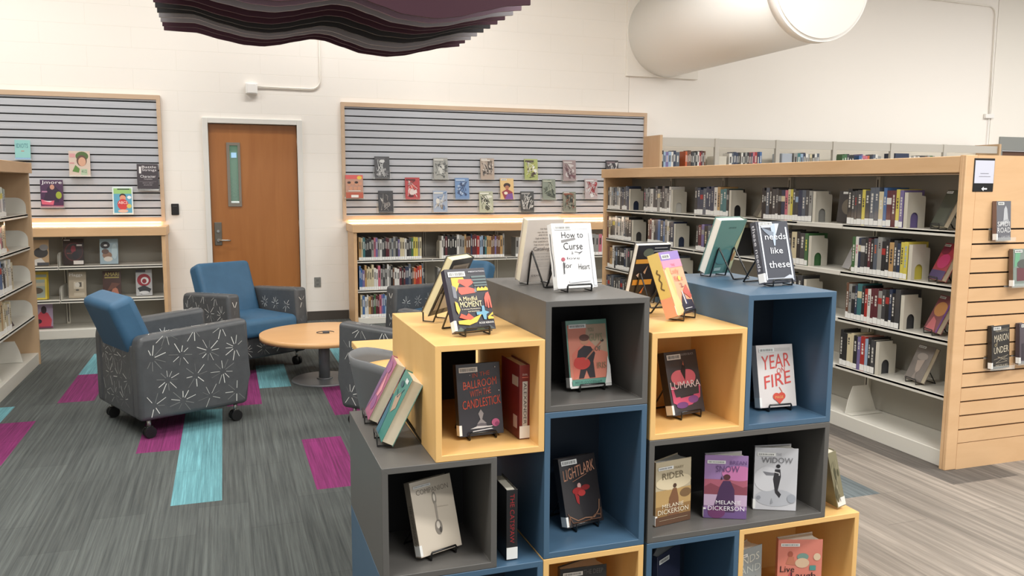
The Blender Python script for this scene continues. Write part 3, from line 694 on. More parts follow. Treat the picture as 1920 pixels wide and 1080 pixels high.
disp('white book with brush lettered black title on the charcoal cube', 1.077, 2.463, 1.168, 6, 14.5, .148, .214, .03, (240, 240, 240), 1.157,
     'wire stand under the white brush lettered book on charcoal cube', label_v=(.9, .96), art=[
     ('r', .16, .905, .9, .93, (212, 214, 216)), ('t', 'How to', .22, .77, .76, .865, K_), ('p', [(.2, .70), (.2, .74), (.55, .775), (.56, .745)], (132, 130, 130)), ('t', 'Curse', .24, .59, .72, .70, K_),
     ('t', 'a', .42, .52, .47, .56, (90, 90, 92)), ('l', [(.5, .555), (.62, .54), (.7, .56), (.6, .515)], .012, (60, 60, 62)), ('e', .2, .445, .05, .03, (168, 84, 96)), ('t', 'love', .30, .44, .62, .48, (60, 60, 64)),
     ('t', 'for', .2, .31, .40, .39, K_), ('t', 'Heart', .56, .28, .84, .37, K_), ('l', [(.2, .40), (.19, .22)], .03, (70, 70, 72)), ('p', [(.3, .12), (.45, .17), (.7, .17), (.84, .22), (.84, .1), (.3, .08)], (206, 208, 212)), ('r', .9, .03, .98, .86, (206, 210, 216))],
     spine=[('tv', 'ERIKA LEWIS', .3, .1, .75, .9, (90, 90, 92))] if False else [('l', [(.5, .85), (.4, .6), (.6, .4), (.5, .2)], .15, (90, 90, 92))])
disp('book seen from behind with pale pinkish back cover of small text', 1.023, 2.692, 1.168, 14, 13, .150, .222, .034, (206, 198, 190), 1.157,
     'wire stand behind the pale pinkish back cover on charcoal cube', away=True, spine_col=(236, 228, 200), sticker=False, barcode=False,
     back=[('t', 'YOU THOUGHT IT', .36, .84, .7, .865, (110, 102, 98)), ('t', 'was the end of it', .3, .79, .72, .815, (120, 110, 106)), ('t', 'AND SO DID WE', .34, .745, .72, .77, (110, 102, 98)),
           ('t', 'THE WORLD IS WIDE', .26, .69, .78, .715, (70, 66, 66)), ('t', 'THE GARDEN IS GREEN', .22, .64, .8, .665, (70, 66, 66)), ('t', 'THE ROAD GOES ON', .24, .59, .8, .615, (90, 84, 82)),
           ('t', 'Catalogue', .24, .49, .84, .57, (96, 88, 86)), ('t', 'and every word was true', .2, .45, .8, .465, (90, 84, 82)), ('t', 'all the way down', .28, .40, .76, .415, (90, 84, 82)), ('t', 'to the last page', .28, .355, .72, .37, (90, 84, 82)),
           ('r', .3, .31, .9, .313, (150, 140, 134)), ('r', .3, .28, .9, .283, (150, 140, 134)), ('r', .3, .25, .9, .253, (150, 140, 134)), ('r', .12, .2, .9, .203, (150, 140, 134)), ('t', 'IDEAS', .28, .09, .5, .12, (80, 74, 72))])
disp('black backed book with cream pages leaning away on maple cube', .676, 2.717, 1.066, 46, 27, .145, .215, .03, (48, 50, 54), 1.0415,
     'wire stand behind the black backed book on maple cube', away=True, sticker=False, barcode=False, inner_pages=mat('cream_pages', (236, 222, 178), .8),
     back=[('r', .12, .5, .88, .9, (132, 126, 118)), ('p', [(.2, .6), (.5, .75), (.8, .65), (.8, .86), (.2, .86)], (104, 98, 92)), ('r', .1, .1, .9, .4, (176, 166, 150))])
disp('yellow, purple and peach illustrated book on the right maple cube', 1.497, 2.486, 1.062, 33, 21, .142, .226, .045, (236, 170, 132), 1.0415,
     'wire stand under the yellow and peach book on maple cube', spine_col=(228, 196, 112), label_v=(.885, .955), art=[
     ('r', 0, .86, 1, 1, (146, 122, 186)), ('r', 0, .74, 1, .86, (222, 142, 170)), ('p', [(0, 0), (0, .7), (.12, .74), (.3, .3), (.4, .16), (.38, 0)], (240, 196, 140)), ('p', [(.1, .75), (.28, .75), (.32, .4), (.24, .28)], (236, 186, 120)),
     ('p', [(.4, 0), (.36, .14), (.5, .28), (.6, .34), (.68, .22), (.95, .2), (1, 0)], (58, 54, 66)), ('p', [(.6, .34), (.9, .22), (1, .26), (.86, .45)], (196, 96, 84)), ('l', [(.56, .36), (.6, .15)], .05, (236, 222, 214)), ('l', [(.62, .3), (.66, .14)], .04, (70, 74, 120)),
     ('t', 'THE', .42, .76, .62, .80, (206, 120, 140)), ('t', 'Lady', .3, .62, .72, .72, (214, 140, 110)), ('t', 'Rose', .4, .52, .8, .60, (210, 124, 100)), ('e', .62, .56, .07, .04, (214, 196, 96)), ('l', [(.56, .48), (.66, .46), (.6, .42), (.72, .42)], .018, (120, 66, 76)), ('r', .46, .075, .82, .085, (226, 226, 226))],
     spine=[('l', [(.5, .75), (.35, .7), (.6, .66), (.4, .6), (.55, .54), (.35, .46), (.6, .42)], .12, (120, 96, 60)), ('r', 0, 0, 1, .3, (232, 160, 122))])
disp('black book with orange bands facing away behind the peach book', 1.535, 2.875, 1.066, 6.5, 18, .150, .222, .03, (40, 36, 38), 1.0415,
     'wire stand behind the orange banded book on maple cube', away=True, sticker=False, barcode=False, spine_col=(226, 222, 212), inner_pages=mat('white_pages', (232, 228, 218), .8),
     back=[('r', .02, .66, 1, .74, (206, 150, 62)), ('r', .04, .26, .62, .36, (204, 144, 56)), ('e', .35, .86, .16, .08, (92, 100, 88)), ('p', [(.5, .80), (.95, .8), (.95, .83), (.5, .83)], (206, 210, 216)), ('p', [(.5, .88), (.95, .88), (.95, .9), (.5, .9)], (150, 152, 156)), ('p', [(.5, .94), (.9, .94), (.9, .955), (.5, .955)], (170, 172, 176)), ('p', [(.1, .45), (.2, .5), (.18, .4)], (214, 190, 176)), ('p', [(.3, .5), (.4, .62), (.36, .46)], (186, 150, 120)), ('p', [(.3, .1), (.42, .24), (.38, .1)], (190, 110, 60))])
disp('silvery black book titled with white words on the tall blue cube', 1.862, 2.467, 1.160, 9, 15, .152, .222, .03, (74, 76, 84), 1.148,
     'wire stand under the silvery black book on blue cube', label_v=(.93, .985), art=[
     ('r', .07, .05, .11, .95, (226, 232, 240)), ('r', .13, .9, .62, .93, (214, 222, 232)), ('r', .88, .08, .93, .9, (214, 222, 232)), ('p', [(.42, .96), (.62, .96), (.5, .6), (.46, .6)], (176, 190, 206)), ('p', [(.14, .9), (.5, .82), (.46, .7), (.2, .84)], (128, 138, 152)), ('p', [(.56, .96), (.7, .96), (.56, .78)], (214, 224, 234)),
     ('t', 'needs', .20, .70, .86, .80, (230, 234, 240)), ('t', 'like', .32, .47, .70, .57, (240, 242, 246)), ('t', 'these', .20, .24, .86, .35, (240, 242, 246)), ('r', .1, .06, .8, .075, (170, 176, 186)), ('p', [(.5, .03), (.6, .07), (.8, .12), (.9, .1), (.93, .03)], (190, 196, 206))],
     spine=[('tv', 'THREADS THAT BIND', .25, .2, .75, .95, (222, 224, 230))] if False else [('tv', 'these needs', .25, .2, .75, .95, (222, 224, 230))])
disp('green book seen from behind on the tall blue cube', 1.817, 2.805, 1.160, 17, 20, .148, .225, .036, (84, 130, 124), 1.148,
     'wire stand behind the green book on blue cube', away=True, sticker=False, barcode=False, spine_col=(96, 118, 104), inner_pages=MATS['white_pages'],
     back=[('t', 'JORY AND HIS', .38, .84, .66, .875, (54, 80, 78)), ('p', [(.98, .97), (.98, .05), (.9, .05), (.8, .3), (.86, .6), (.95, .8)], (176, 178, 140)), ('p', [(.8, .3), (.95, .45), (.95, .25), (.8, .2)], (158, 116, 76)), ('e', .5, .32, .3, .14, (74, 126, 128)), ('r', .3, .06, .55, .12, (160, 186, 184))])
# books inside the cubes
disp('book with guitar player on coral and green cover in charcoal cube', 1.115, 2.433, .838, 3, 12, .150, .221, .03, (104, 150, 134), .8334,
     'wire stand under the guitar player book', spine_col=(96, 86, 84), label_v=(.88, .94), art=[
     ('r', .03, .13, .97, .93, (214, 132, 110)), ('p', [(.5, .93), (.97, .93), (.97, .5), (.75, .55), (.45, .75)], (186, 158, 134)), ('p', [(.1, .13), (.1, .5), (.3, .62), (.28, .2)], (218, 118, 98)),
     ('e', .42, .70, .11, .07, (196, 140, 110)), ('e', .42, .735, .12, .05, (110, 72, 62)), ('p', [(.2, .42), (.25, .55), (.4, .62), (.56, .6), (.66, .5), (.6, .38), (.62, .14), (.48, .14), (.42, .26), (.34, .14), (.22, .14), (.3, .34)], (50, 44, 48)),
     ('e', .32, .36, .2, .09, (206, 66, 58)), ('e', .24, .40, .1, .05, (206, 66, 58)), ('l', [(.4, .41), (.82, .66)], .035, (172, 112, 90)), ('e', .85, .68, .04, .02, (70, 56, 52)),
     ('t', 'YOU', .52, .82, .66, .88, (132, 138, 112)), ('t', 'GUYS', .54, .68, .86, .79, (146, 150, 118)), ('t', 'OF', .66, .53, .80, .60, (104, 96, 86)), ('t', 'IRIS', .68, .27, .9, .36, (150, 130, 100)),
     ('r', .0, .0, 1, .035, (216, 216, 212)), ('r', .05, .04, .97, .12, (96, 150, 134)), ('t', 'MYLES GOODERHAM', .12, .055, .76, .1, (40, 72, 70)), ('p', [(.84, .04), (1, .04), (1, .3), (.94, .45), (.9, .2)], (228, 226, 222))])
disp('black novel with scratchy red title about a candlestick', .738, 2.418, .722, 3, 11, .146, .225, .03, (44, 42, 48), .7125,
     'wire stand under the red scratchy title novel', label_v=(.88, .95), art=[
     ('t', 'IN THE', .36, .80, .76, .86, (196, 84, 60), .03), ('t', 'BALLROOM', .14, .64, .9, .75, (206, 84, 58), .05), ('t', 'WITH THE', .28, .53, .76, .62, (190, 80, 60), .04), ('t', 'CANDLESTICK', .1, .37, .97, .49, (206, 78, 54), .05),
     ('p', [(.44, .3), (.5, .36), (.56, .3), (.52, .22), (.62, .16), (.4, .16), (.48, .22)], (150, 146, 148)), ('e', .5, .13, .12, .04, (104, 100, 106)), ('p', [(.24, .1), (.4, .13), (.76, .12), (.72, .105), (.36, .1)], (214, 212, 212)), ('p', [(.28, .055), (.76, .075), (.72, .09), (.3, .07)], (222, 220, 220)),
     ('e', .82, .16, .09, .055, (182, 92, 132)), ('e', .85, .14, .05, .03, (140, 60, 100)), ('e', .3, .84, .008, .006, W_), ('e', .88, .93, .01, .008, W_), ('e', .2, .7, .008, .006, W_), ('e', .94, .6, .01, .008, W_), ('e', .7, .6, .008, .006, W_)])
disp('cream book with silver spoon photo in the lower charcoal cube', .598, 2.381, .376, 20.5, 17, .152, .226, .032, (214, 202, 184), .364,
     'wire stand under the spoon cover book', spine_col=(150, 140, 126), label_v=(.905, .94), art=[
     ('t', 'COMPANION', .12, .81, .9, .88, (142, 132, 120)), ('e', .52, .72, .05, .09, (150, 142, 130)), ('e', .52, .73, .025, .05, (226, 216, 200)), ('p', [(.5, .66), (.55, .66), (.54, .42), (.5, .42)], (168, 158, 146)), ('e', .52, .33, .085, .1, (138, 130, 120)), ('e', .51, .36, .04, .05, (216, 206, 192)), ('e', .55, .29, .03, .04, (84, 78, 72)), ('l', [(.56, .6), (.82, .58)], .008, (190, 178, 162))],
     spine=[('tv', 'THE COMPANION', .3, .15, .7, .7, (92, 86, 78))])
disp('black fantasy novel with bronze title and red flower in blue cube', 1.101, 2.425, .376, 11.5, 16, .148, .226, .034, (40, 36, 37), .3665,
     'wire stand under the bronze titled fantasy novel', label_v=(.89, .96), art=[
     ('t', 'LIGHTLARK', .08, .66, .94, .82, (196, 140, 112), .10), ('l', [(.3, .64), (.7, .72)], .012, (176, 124, 98)), ('e', .46, .57, .05, .04, (214, 168, 160)), ('e', .4, .5, .14, .05, (158, 36, 36)), ('e', .62, .53, .12, .04, (132, 30, 32)), ('p', [(.3, .5), (.34, .34), (.4, .3), (.42, .42)], (150, 36, 38)), ('e', .5, .46, .1, .045, (176, 52, 50)),
     ('l', [(.06, .04), (.1, .16), (.3, .08), (.5, .1), (.75, .08), (.9, .18), (.94, .32)], .02, (150, 110, 84)), ('l', [(.06, .2), (.16, .06), (.4, .05), (.65, .06), (.92, .05), (.95, .2)], .016, (120, 84, 64)), ('l', [(.6, .05), (.8, .12), (.92, .1)], .03, (104, 74, 56))])
disp('black novel with pink embroidered figure titled in white letters', 1.481, 2.424, .722, 10.5, 16, .143, .217, .036, (66, 64, 68), .711,
     'wire stand under the pink embroidered figure novel', label_v=(.87, .95), spine_col=(34, 32, 34), art=[
     ('t', 'LAUREN BLACK', .5, .92, .9, .955, (170, 168, 170)), ('e', .36, .58, .26, .12, (212, 106, 116)), ('e', .62, .58, .24, .12, (206, 100, 112)), ('p', [(.42, .68), (.5, .76), (.56, .78), (.58, .7), (.52, .52)], (44, 36, 38)), ('p', [(.5, .78), (.54, .84), (.55, .76)], (190, 108, 84)),
     ('p', [(.05, .46), (.06, .2), (.3, .12), (.62, .14), (.9, .24), (.96, .44), (.8, .4), (.7, .28), (.3, .26), (.2, .44)], (206, 88, 120)), ('e', .68, .22, .16, .06, (130, 78, 136)), ('e', .32, .15, .18, .05, (116, 70, 126)), ('p', [(.12, .4), (.9, .42), (.88, .3), (.16, .28)], (62, 60, 64)),
     ('t', 'LUMARA', .04, .41, .96, .52, (232, 214, 214)), ('t', 'HAILED BY READERS', .3, .03, .75, .045, (190, 190, 190))])
disp('white book with red hand lettering and heart in tall blue cube', 1.833, 2.410, .722, -4, 12, .146, .221, .036, (226, 218, 214), .711,
     'wire stand under the white book with red lettering', label_v=(.885, .95), art=[
     ('r', .42, .895, .92, .945, (206, 200, 196)), ('t', 'YEAR', .12, .60, .9, .82, (216, 84, 78), .05), ('t', 'ON', .52, .53, .74, .62, (214, 92, 84), .02), ('t', 'FIRE', .16, .30, .88, .50, (216, 84, 78), .08), ('l', [(.55, .32), (.62, .24), (.56, .2)], .02, (214, 110, 90)),
     ('e', .46, .17, .1, .06, (214, 84, 68)), ('e', .60, .175, .1, .06, (214, 84, 68)), ('p', [(.37, .15), (.69, .15), (.53, .05)], (214, 84, 68)), ('t', 'PAGE', .42, .14, .64, .18, (232, 190, 120))])
for (lab, x, y, yaw, w, h, base, art, sc, bk) in (
    ('sepia novel with woman in long dress, leftmost of three upright novels', 1.398, 2.372, 9, .150, .22, (196, 182, 152), [
        ('r', 0, 0, 1, .5, (150, 116, 72)), ('r', 0, .3, 1, .55, (190, 156, 102)), ('e', .5, .66, .5, .12, (226, 210, 176)), ('r', 0, 0, 1, .14, (98, 70, 52)), ('e', .84, .46, .16, .07, (124, 96, 64)), ('p', [(.34, .14), (.38, .42), (.48, .56), (.58, .56), (.64, .4), (.66, .14)], (128, 88, 60)), ('e', .53, .6, .05, .035, (80, 56, 42)),
        ('t', 'MARY', .52, .86, .78, .90, (150, 136, 108)), ('t', 'RIDER', .18, .72, .78, .82, (120, 108, 84)), ('t', 'MELANIE', .18, .27, .78, .33, (238, 226, 200)), ('t', 'DICKERSON', .06, .175, .92, .25, (238, 226, 200)), ('r', .1, .08, .9, .084, (206, 190, 160))], (150, 120, 84), (190, 176, 150)),
    ('purple novel with cloaked figure in snow, middle of three upright novels', 1.588, 2.352, -24, .146, .222, (160, 126, 176), [
        ('r', 0, .38, 1, .62, (176, 98, 116)), ('e', .8, .72, .4, .12, (206, 126, 176)), ('p', [(0, .5), (.15, .56), (.35, .5), (.6, .58), (.9, .5), (1, .52), (1, .3), (0, .3)], (140, 74, 88)), ('r', 0, .2, 1, .38, (196, 170, 196)), ('r', 0, 0, 1, .14, (110, 84, 134)), ('p', [(.28, .3), (.36, .5), (.44, .6), (.6, .6), (.7, .46), (.72, .1), (.2, .1)], (78, 52, 88)), ('e', .52, .66, .08, .045, (92, 52, 56)), ('e', .3, .1, .2, .1, (112, 60, 104)), ('p', [(.38, .62), (.4, .68), (.42, .62)], (60, 40, 60)),
        ('t', 'FEARLESS', .56, .86, .96, .91, (96, 70, 116)) if False else ('t', 'BREAN', .58, .86, .96, .92, (104, 76, 124)), ('t', 'SNOW', .26, .74, .8, .84, (104, 76, 122)), ('t', 'MELANIE', .28, .23, .86, .29, (240, 234, 240)), ('t', 'DICKERSON', .1, .13, .94, .2, (240, 234, 240))], (52, 40, 62), (176, 168, 178)),
    ('pale grey novel with dark winged woman, rightmost of three upright novels', 1.796, 2.360, -25, .148, .225, (206, 206, 210), [
        ('e', .5, .2, .46, .14, (186, 188, 194)), ('e', .3, .5, .3, .2, (216, 216, 220)), ('p', [(.48, .66), (.6, .66), (.62, .54), (.56, .32), (.64, .26), (.6, .2), (.5, .28), (.44, .5)], (54, 52, 56)), ('e', .55, .71, .05, .03, (40, 38, 42)), ('p', [(.46, .60), (.2, .62), (.28, .56), (.46, .56)], (128, 128, 134)), ('l', [(.44, .62), (.58, .6), (.58, .56)], .02, (230, 228, 230)), ('p', [(.4, .1), (.42, .2), (.46, .12)], (160, 162, 168)), ('e', .12, .2, .05, .03, (150, 152, 160)), ('e', .88, .2, .1, .07, (164, 168, 176)),
        ('t', 'THE', .5, .88, .62, .92, (176, 176, 180)), ('t', 'WIDOW', .16, .76, .88, .85, (112, 112, 116))], (120, 120, 124), (196, 196, 200))):
    disp(lab, x, y, .3675, yaw, 1, w, h, .02, base, .3665, art=art, fan=.04, spine_col=sc, back_col=bk, label_v=(.87, .92), inner_pages=MATS['white_pages'])
disp('coral pink book with black script lettering in lowest maple cube', 1.905, 2.345, .02, -18, 1, .160, .228, .022, (216, 132, 116), .0195, fan=.05, label_v=(.89, .94), inner_pages=MATS['white_pages'], back_col=(206, 196, 184), sticker=False,
     art=[('e', .28, .76, .06, .05, (168, 92, 74)), ('p', [(.18, .6), (.24, .72), (.36, .72), (.4, .58)], (190, 120, 96)), ('e', .56, .72, .13, .06, (118, 150, 140)), ('e', .55, .62, .16, .08, (214, 186, 156)), ('e', .88, .72, .08, .06, (222, 196, 166)), ('r', .72, .5, .86, .58, (84, 146, 140)), ('p', [(.2, .3), (.3, .5), (.42, .3)], (192, 88, 96)), ('t', 'Live', .06, .47, .38, .57, K_), ('t', 'Laugh', .3, .33, .86, .47, K_), ('t', 'Lich', .4, .2, .8, .31, K_)])
disp('grey-blue novel with pale lettering beside the coral pink book', 1.700, 2.365, .02, 14, 1, .15, .215, .02, (140, 148, 150), .0195, fan=.04, label_v=(.87, .92), inner_pages=MATS['white_pages'], back_col=(190, 186, 176), sticker=False,
     art=[('t', 'FINDS', .12, .72, .9, .85, (206, 206, 196), .05), ('t', 'LAND', .1, .58, .95, .70, (184, 190, 186)), ('p', [(.1, .2), (.3, .45), (.5, .25), (.8, .5), (.9, .2)], (106, 116, 112))])
disp('navy blue novel standing open in the floor level blue cube', 1.425, 2.43, .02, 30, 1, .155, .222, .022, (44, 46, 66), .0195, fan=.05, label_v=(.86, .93), inner_pages=MATS['white_pages'], back_col=(60, 60, 74), sticker=False,
     art=[('r', .1, .5, .9, .503, (84, 86, 108)), ('t', 'NIGHT', .2, .3, .8, .4, (160, 160, 180))])
disp('black ridged book standing open in floor level maple cube', 1.085, 2.40, .02, -3, 1, .165, .225, .024, (50, 49, 50), .0195, fan=.055, label_v=(.88, .94), inner_pages=mat('cream_open_pages', (214, 204, 184), .8), back_col=(60, 58, 56), sticker=False,
     art=[('t', 'THE DEEP', .5, .88, .92, .95, (106, 104, 102))] + [('r', u, .04, u+.006, .8, (66, 64, 64)) for u in [k*.06+.04 for k in range(15)]])
# maroon book, spine out in the maple cube
t = thing('book', 'maroon hardback standing spine outward beside the candlestick novel', 'book', (.885-.02, 2.375, .7135), R(0))
t.location = (.8625, 2.372, .7135); t.rotation_euler = (0, 0, R(2))
MRN = col((118, 38, 40), .35, coat=.4)
m = MB(); m.box(-.018, .018, 0, .003, 0, .235, MRN, r=.001, seg=2).box(-.018, -.016, .002, .16, 0, .235, MRN).box(.016, .018, .002, .16, 0, .235, MRN); m.build('cover', t)
MB().box(-.0155, .0155, .003, .155, .003, .229, PAGES).build('pages', t)
m = MB(); m.flat = True; draw(m, [('r', .25, .17, .75, .78, (206, 202, 196)), ('tv', 'ALEXANDER', .36, .2, .66, .76, (60, 50, 50)), ('t', 'DUAL', .25, .86, .75, .885, (226, 206, 196)), ('r', .2, .83, .8, .84, (214, 120, 100))], .034, .235); m.build('spine_print', t)
MB().box(-.0178, .0178, -.0022, -.0008, .003, .042, PAPER).build('call_label', t)
m = MB(); m.box(-.0195, -.0182, .012, .06, .165, .195, col((176, 166, 160))).box(-.0195, -.0182, .02, .05, .03, .07, col((196, 170, 164))); m.build('side_label', t)
# black book in the gap
t = thing('book', 'black book with red spine lettering in the narrow dark gap', 'book', (.806, 2.325, .3465), R(0))
m = MB(); BK = col((30, 28, 30), .35, coat=.4); m.box(-.018, .018, 0, .003, 0, .225, BK, r=.001, seg=2).box(-.018, -.016, .002, .15, 0, .225, BK).box(.016, .018, .002, .15, 0, .225, BK); m.build('cover', t)
MB().box(-.0155, .0155, .003, .145, .003, .219, mat('bright_pages', (226, 222, 206), .8)).build('pages', t)
m = MB(); m.flat = True; draw(m, [('tv', 'THE CATSPAW', .3, .24, .72, .94, (150, 44, 48))], .034, .225); m.build('spine_print', t)
MB().box(-.0178, .0178, -.0022, -.0008, .003, .04, PAPER).build('call_label', t)
# two books facing left on the low charcoal cube
for (lab, y, base, art, w, t_, stl) in (
    ('pink and violet book leaning and facing left behind the teal one', 2.79, (186, 110, 140), [('p', [(0, 0), (0, 1), (.4, .8), (.3, .3)], (128, 92, 130)), ('p', [(.5, .2), (.6, .8), (.9, .5)], (222, 150, 160)), ('e', .6, .25, .3, .12, (150, 96, 140)), ('e', .5, .85, .3, .1, (160, 100, 140))], .135, .036, 'wire stand under the pink and violet book'),
    ('teal book leaning and facing left on low charcoal cube', 2.535, (72, 142, 130), [('p', [(0, 0), (0, .6), (.3, .35), (.4, 0)], (64, 110, 128)), ('p', [(.3, .6), (.7, .75), (.8, .5), (.5, .38)], (176, 150, 128)), ('l', [(.2, .7), (.5, .62), (.8, .8)], .03, (52, 80, 90)), ('r', .55, .88, .85, .94, (214, 216, 214)), ('e', .4, .82, .16, .05, (48, 88, 96))], .145, .04, 'wire stand under the teal book facing left')):
    yw = R(-94) if 'teal' in lab[:5] else R(-95); ln = R(27); loc = (.437 if y > 2.6 else .434, y, .6935+t_*math.sin(ln)+.006)
    face_book('book', lab, 'book', loc, yw, ln, w, .215, t_, base, art, barcode=False, sticker=False, back_col=(110, 140, 128))
    easel(stl, loc, .6935, yw, ln, t_, w, back=.05, hgt=.09)
# book leaning at the right side on the maple cube
face_book('book', 'mossy green book on right maple cube, leaning on charcoal cube', 'book', (2.082, 2.40, .3625), R(88), R(15), .14, .215, .035, (138, 132, 104), scribble(4, [(104, 100, 78), (176, 168, 140), (92, 92, 70)], 9), spine=scribble(9, [(104, 100, 78), (176, 168, 140), (92, 92, 70)], 9), barcode=False)
face_book('book', 'dark grey folder leaning inside the tall blue cube behind white book', 'folder', (1.645, 2.58, .712), R(-70), R(4), .16, .40, .012, (84, 82, 80), barcode=False, sticker=False)

# face-out books in the long right bookcase
for (lab, x, y, z, c, art) in (
    ('dark green book leaning on stand near end panel, top shelf', 3.70, 3.43, 1.27, (70, 74, 64), [('r', .1, .1, .9, .5, (86, 90, 78))]),
    ('red and violet book leaning near end panel, second shelf', 3.70, 3.42, .98, (166, 52, 66), [('e', .5, .5, .4, .2, (196, 60, 110)), ('r', 0, 0, 1, .25, (84, 70, 110)), ('e', .3, .8, .3, .12, (120, 40, 60))]),
    ('orange and purple book leaning near end panel, third shelf', 3.70, 3.43, .69, (136, 78, 84), [('e', .5, .62, .42, .2, (198, 140, 86)), ('p', [(.1, 0), (.3, .4), (.6, .3), (.8, 0)], (204, 116, 120)), ('r', .9, 0, 1, 1, (110, 70, 140))]),
    ('grey brown book with pale figure leaning on stand, fourth shelf', 3.70, 3.53, .39, (118, 110, 104), [('e', .5, .68, .3, .1, (160, 150, 142)), ('p', [(.3, .55), (.7, .6), (.65, .3), (.5, .2), (.4, .3)], (176, 160, 148)), ('p', [(.4, .05), (.5, .3), (.6, .05)], (146, 136, 128))])):
    loc = (x-.03, y+.115, z+.02); yw = R(-107 if z > .5 else -97); ln = R(25)
    face_book('book', lab, 'book', loc, yw, ln, .14, .215, .03, c, art, label_v=(.9, .96), sticker=False)
    easel('wire stand under the ' + ' '.join(lab.split()[:5 if lab.startswith('red') or lab.startswith('orange') else 4]), loc, z, yw, ln, .03, .14, back=.05, hgt=.09)
face_book('book', 'dark face-out book beside nearest block of top shelf', 'book', (3.70, 4.285, 1.276), R(-70), R(8), .13, .2, .02, (52, 46, 46), [('e', .55, .5, .35, .25, (110, 100, 84)), ('r', .2, .9, .6, .97, (220, 220, 216))], sticker=False, barcode=False)
face_book('book', 'tilted grey brown book left of nearly central top shelf block', 'book', (3.68, 5.21, 1.284), R(-112), R(26), .13, .21, .03, (96, 88, 78), [('r', .1, .3, .9, .7, (120, 110, 98))], sticker=False, barcode=False)
face_book('book', 'pale grey book leaning left of nearest block, second shelf', 'book', (3.68, 4.245, .992), R(-112), R(24), .13, .19, .02, (176, 174, 176), [('p', [(.1, .6), (.9, .9), (.9, .5)], (140, 110, 108))], sticker=False, barcode=False)

# ------------------------------------------------------------ end panel: sign and acrylic holders
t = thing('shelf_sign', 'white shelf sign with black bands and left arrow on end panel', 'sign', (3.699, 3.292, 1.563))
MB().box(-.068, .068, 0, .006, -.085, .085, BLACK, r=.002, seg=2).build('backing', t)
MB().box(-.064, .064, -.0015, .0005, -.042, .074, mat('sign_insert', (206, 208, 222), .4)).build('insert', t)
m = MB(); m.flat = True; draw(m, [('r', .28, .56, .72, .572, (110, 110, 118)), ('r', .22, .48, .82, .492, (140, 140, 148)), ('p', [(.38, .155), (.50, .215), (.50, .175), (.68, .175), (.68, .135), (.50, .135), (.50, .095)], (240, 240, 240))], .128, .19, y=-.002)
bmesh.ops.translate(m.bm, verts=m.bm.verts[:], vec=(0, 0, -.1)); m.build('sign_print', t)
def holder(lab, x, z, w=.16, rz=0, y=3.296, h=.07):
    t = thing('acrylic_holder', lab, 'book holder', (x, y, z), rz, 'clear holders on the display walls')
    m = MB(); m.box(-w/2, w/2, -.003, -.001, 0, h, ACRYL).box(-w/2, w/2, -.05, -.001, -.002, 0, ACRYL).box(-w/2, w/2, -.05, -.048, 0, .02, ACRYL)
    m.build('body', t); return t
GRE = (98, 92, 94)
for lab, x, z, w, h, c, art, sp in (
    ('grey white book with tower and bold lettering high on slatted end panel', 3.832, 1.226, .118, .205, (104, 104, 110), [('p', [(.45, .5), (.5, .8), (.62, .88), (.72, .8), (.8, .5)], (186, 188, 192)), ('p', [(.1, .35), (.4, .5), (.8, .55), (.9, .45)], (160, 162, 166)), ('t', 'SPIDI', .04, .36, .9, .48, (222, 222, 222)), ('t', 'ROAD', .04, .2, .96, .33, (226, 226, 226)), ('t', 'CAM TYPE', .3, .06, .9, .12, (190, 190, 194))], (118, 92, 84)),
    ('green and maroon book in holder at right edge of end panel', 3.985, .98, .15, .2, (128, 140, 132), [('r', .2, .15, 1, .5, (110, 66, 72)), ('p', [(.05, .5), (.1, .95), (.4, .9), (.3, .6)], (112, 168, 134)), ('e', .6, .6, .4, .12, (90, 92, 88))], (110, 84, 70)),
    ('black book with white hand lettered title low on slatted end panel', 3.88, .543, .150, .232, (44, 42, 40), [('l', [(.1, .9), (.95, .92)], .01, (150, 140, 120)), ('t', 'THE HAUNTING', .18, .85, .9, .9, (170, 160, 140)), ('t', 'MARION', .12, .62, .92, .78, (206, 196, 174), .03), ('t', 'of', .14, .52, .3, .62, (180, 164, 130)), ('t', 'UNDER', .1, .35, .92, .5, (206, 196, 174), .03), ('l', [(.1, .22), (.9, .3), (.2, .14), (.85, .16), (.3, .28), (.9, .2)], .012, (170, 160, 140)), ('t', 'MARCELLA BELL', .2, .05, .92, .1, (190, 180, 160))], (34, 32, 32)),
    ('dark book just inside the right edge, low on end panel', 4.075, .56, .15, .22, (84, 76, 84), [('r', .1, .1, .9, .5, (60, 54, 62))], (70, 60, 66))):
    yb = 3.262
    face_book('book', lab, 'book', (x, yb, z), R(8), R(4), w, h, .024, c, art, spine_col=sp)
    holder('clear holder for the ' + ' '.join(lab.split()[:6]), x, z-.003, w+.02, 0, y=3.299)
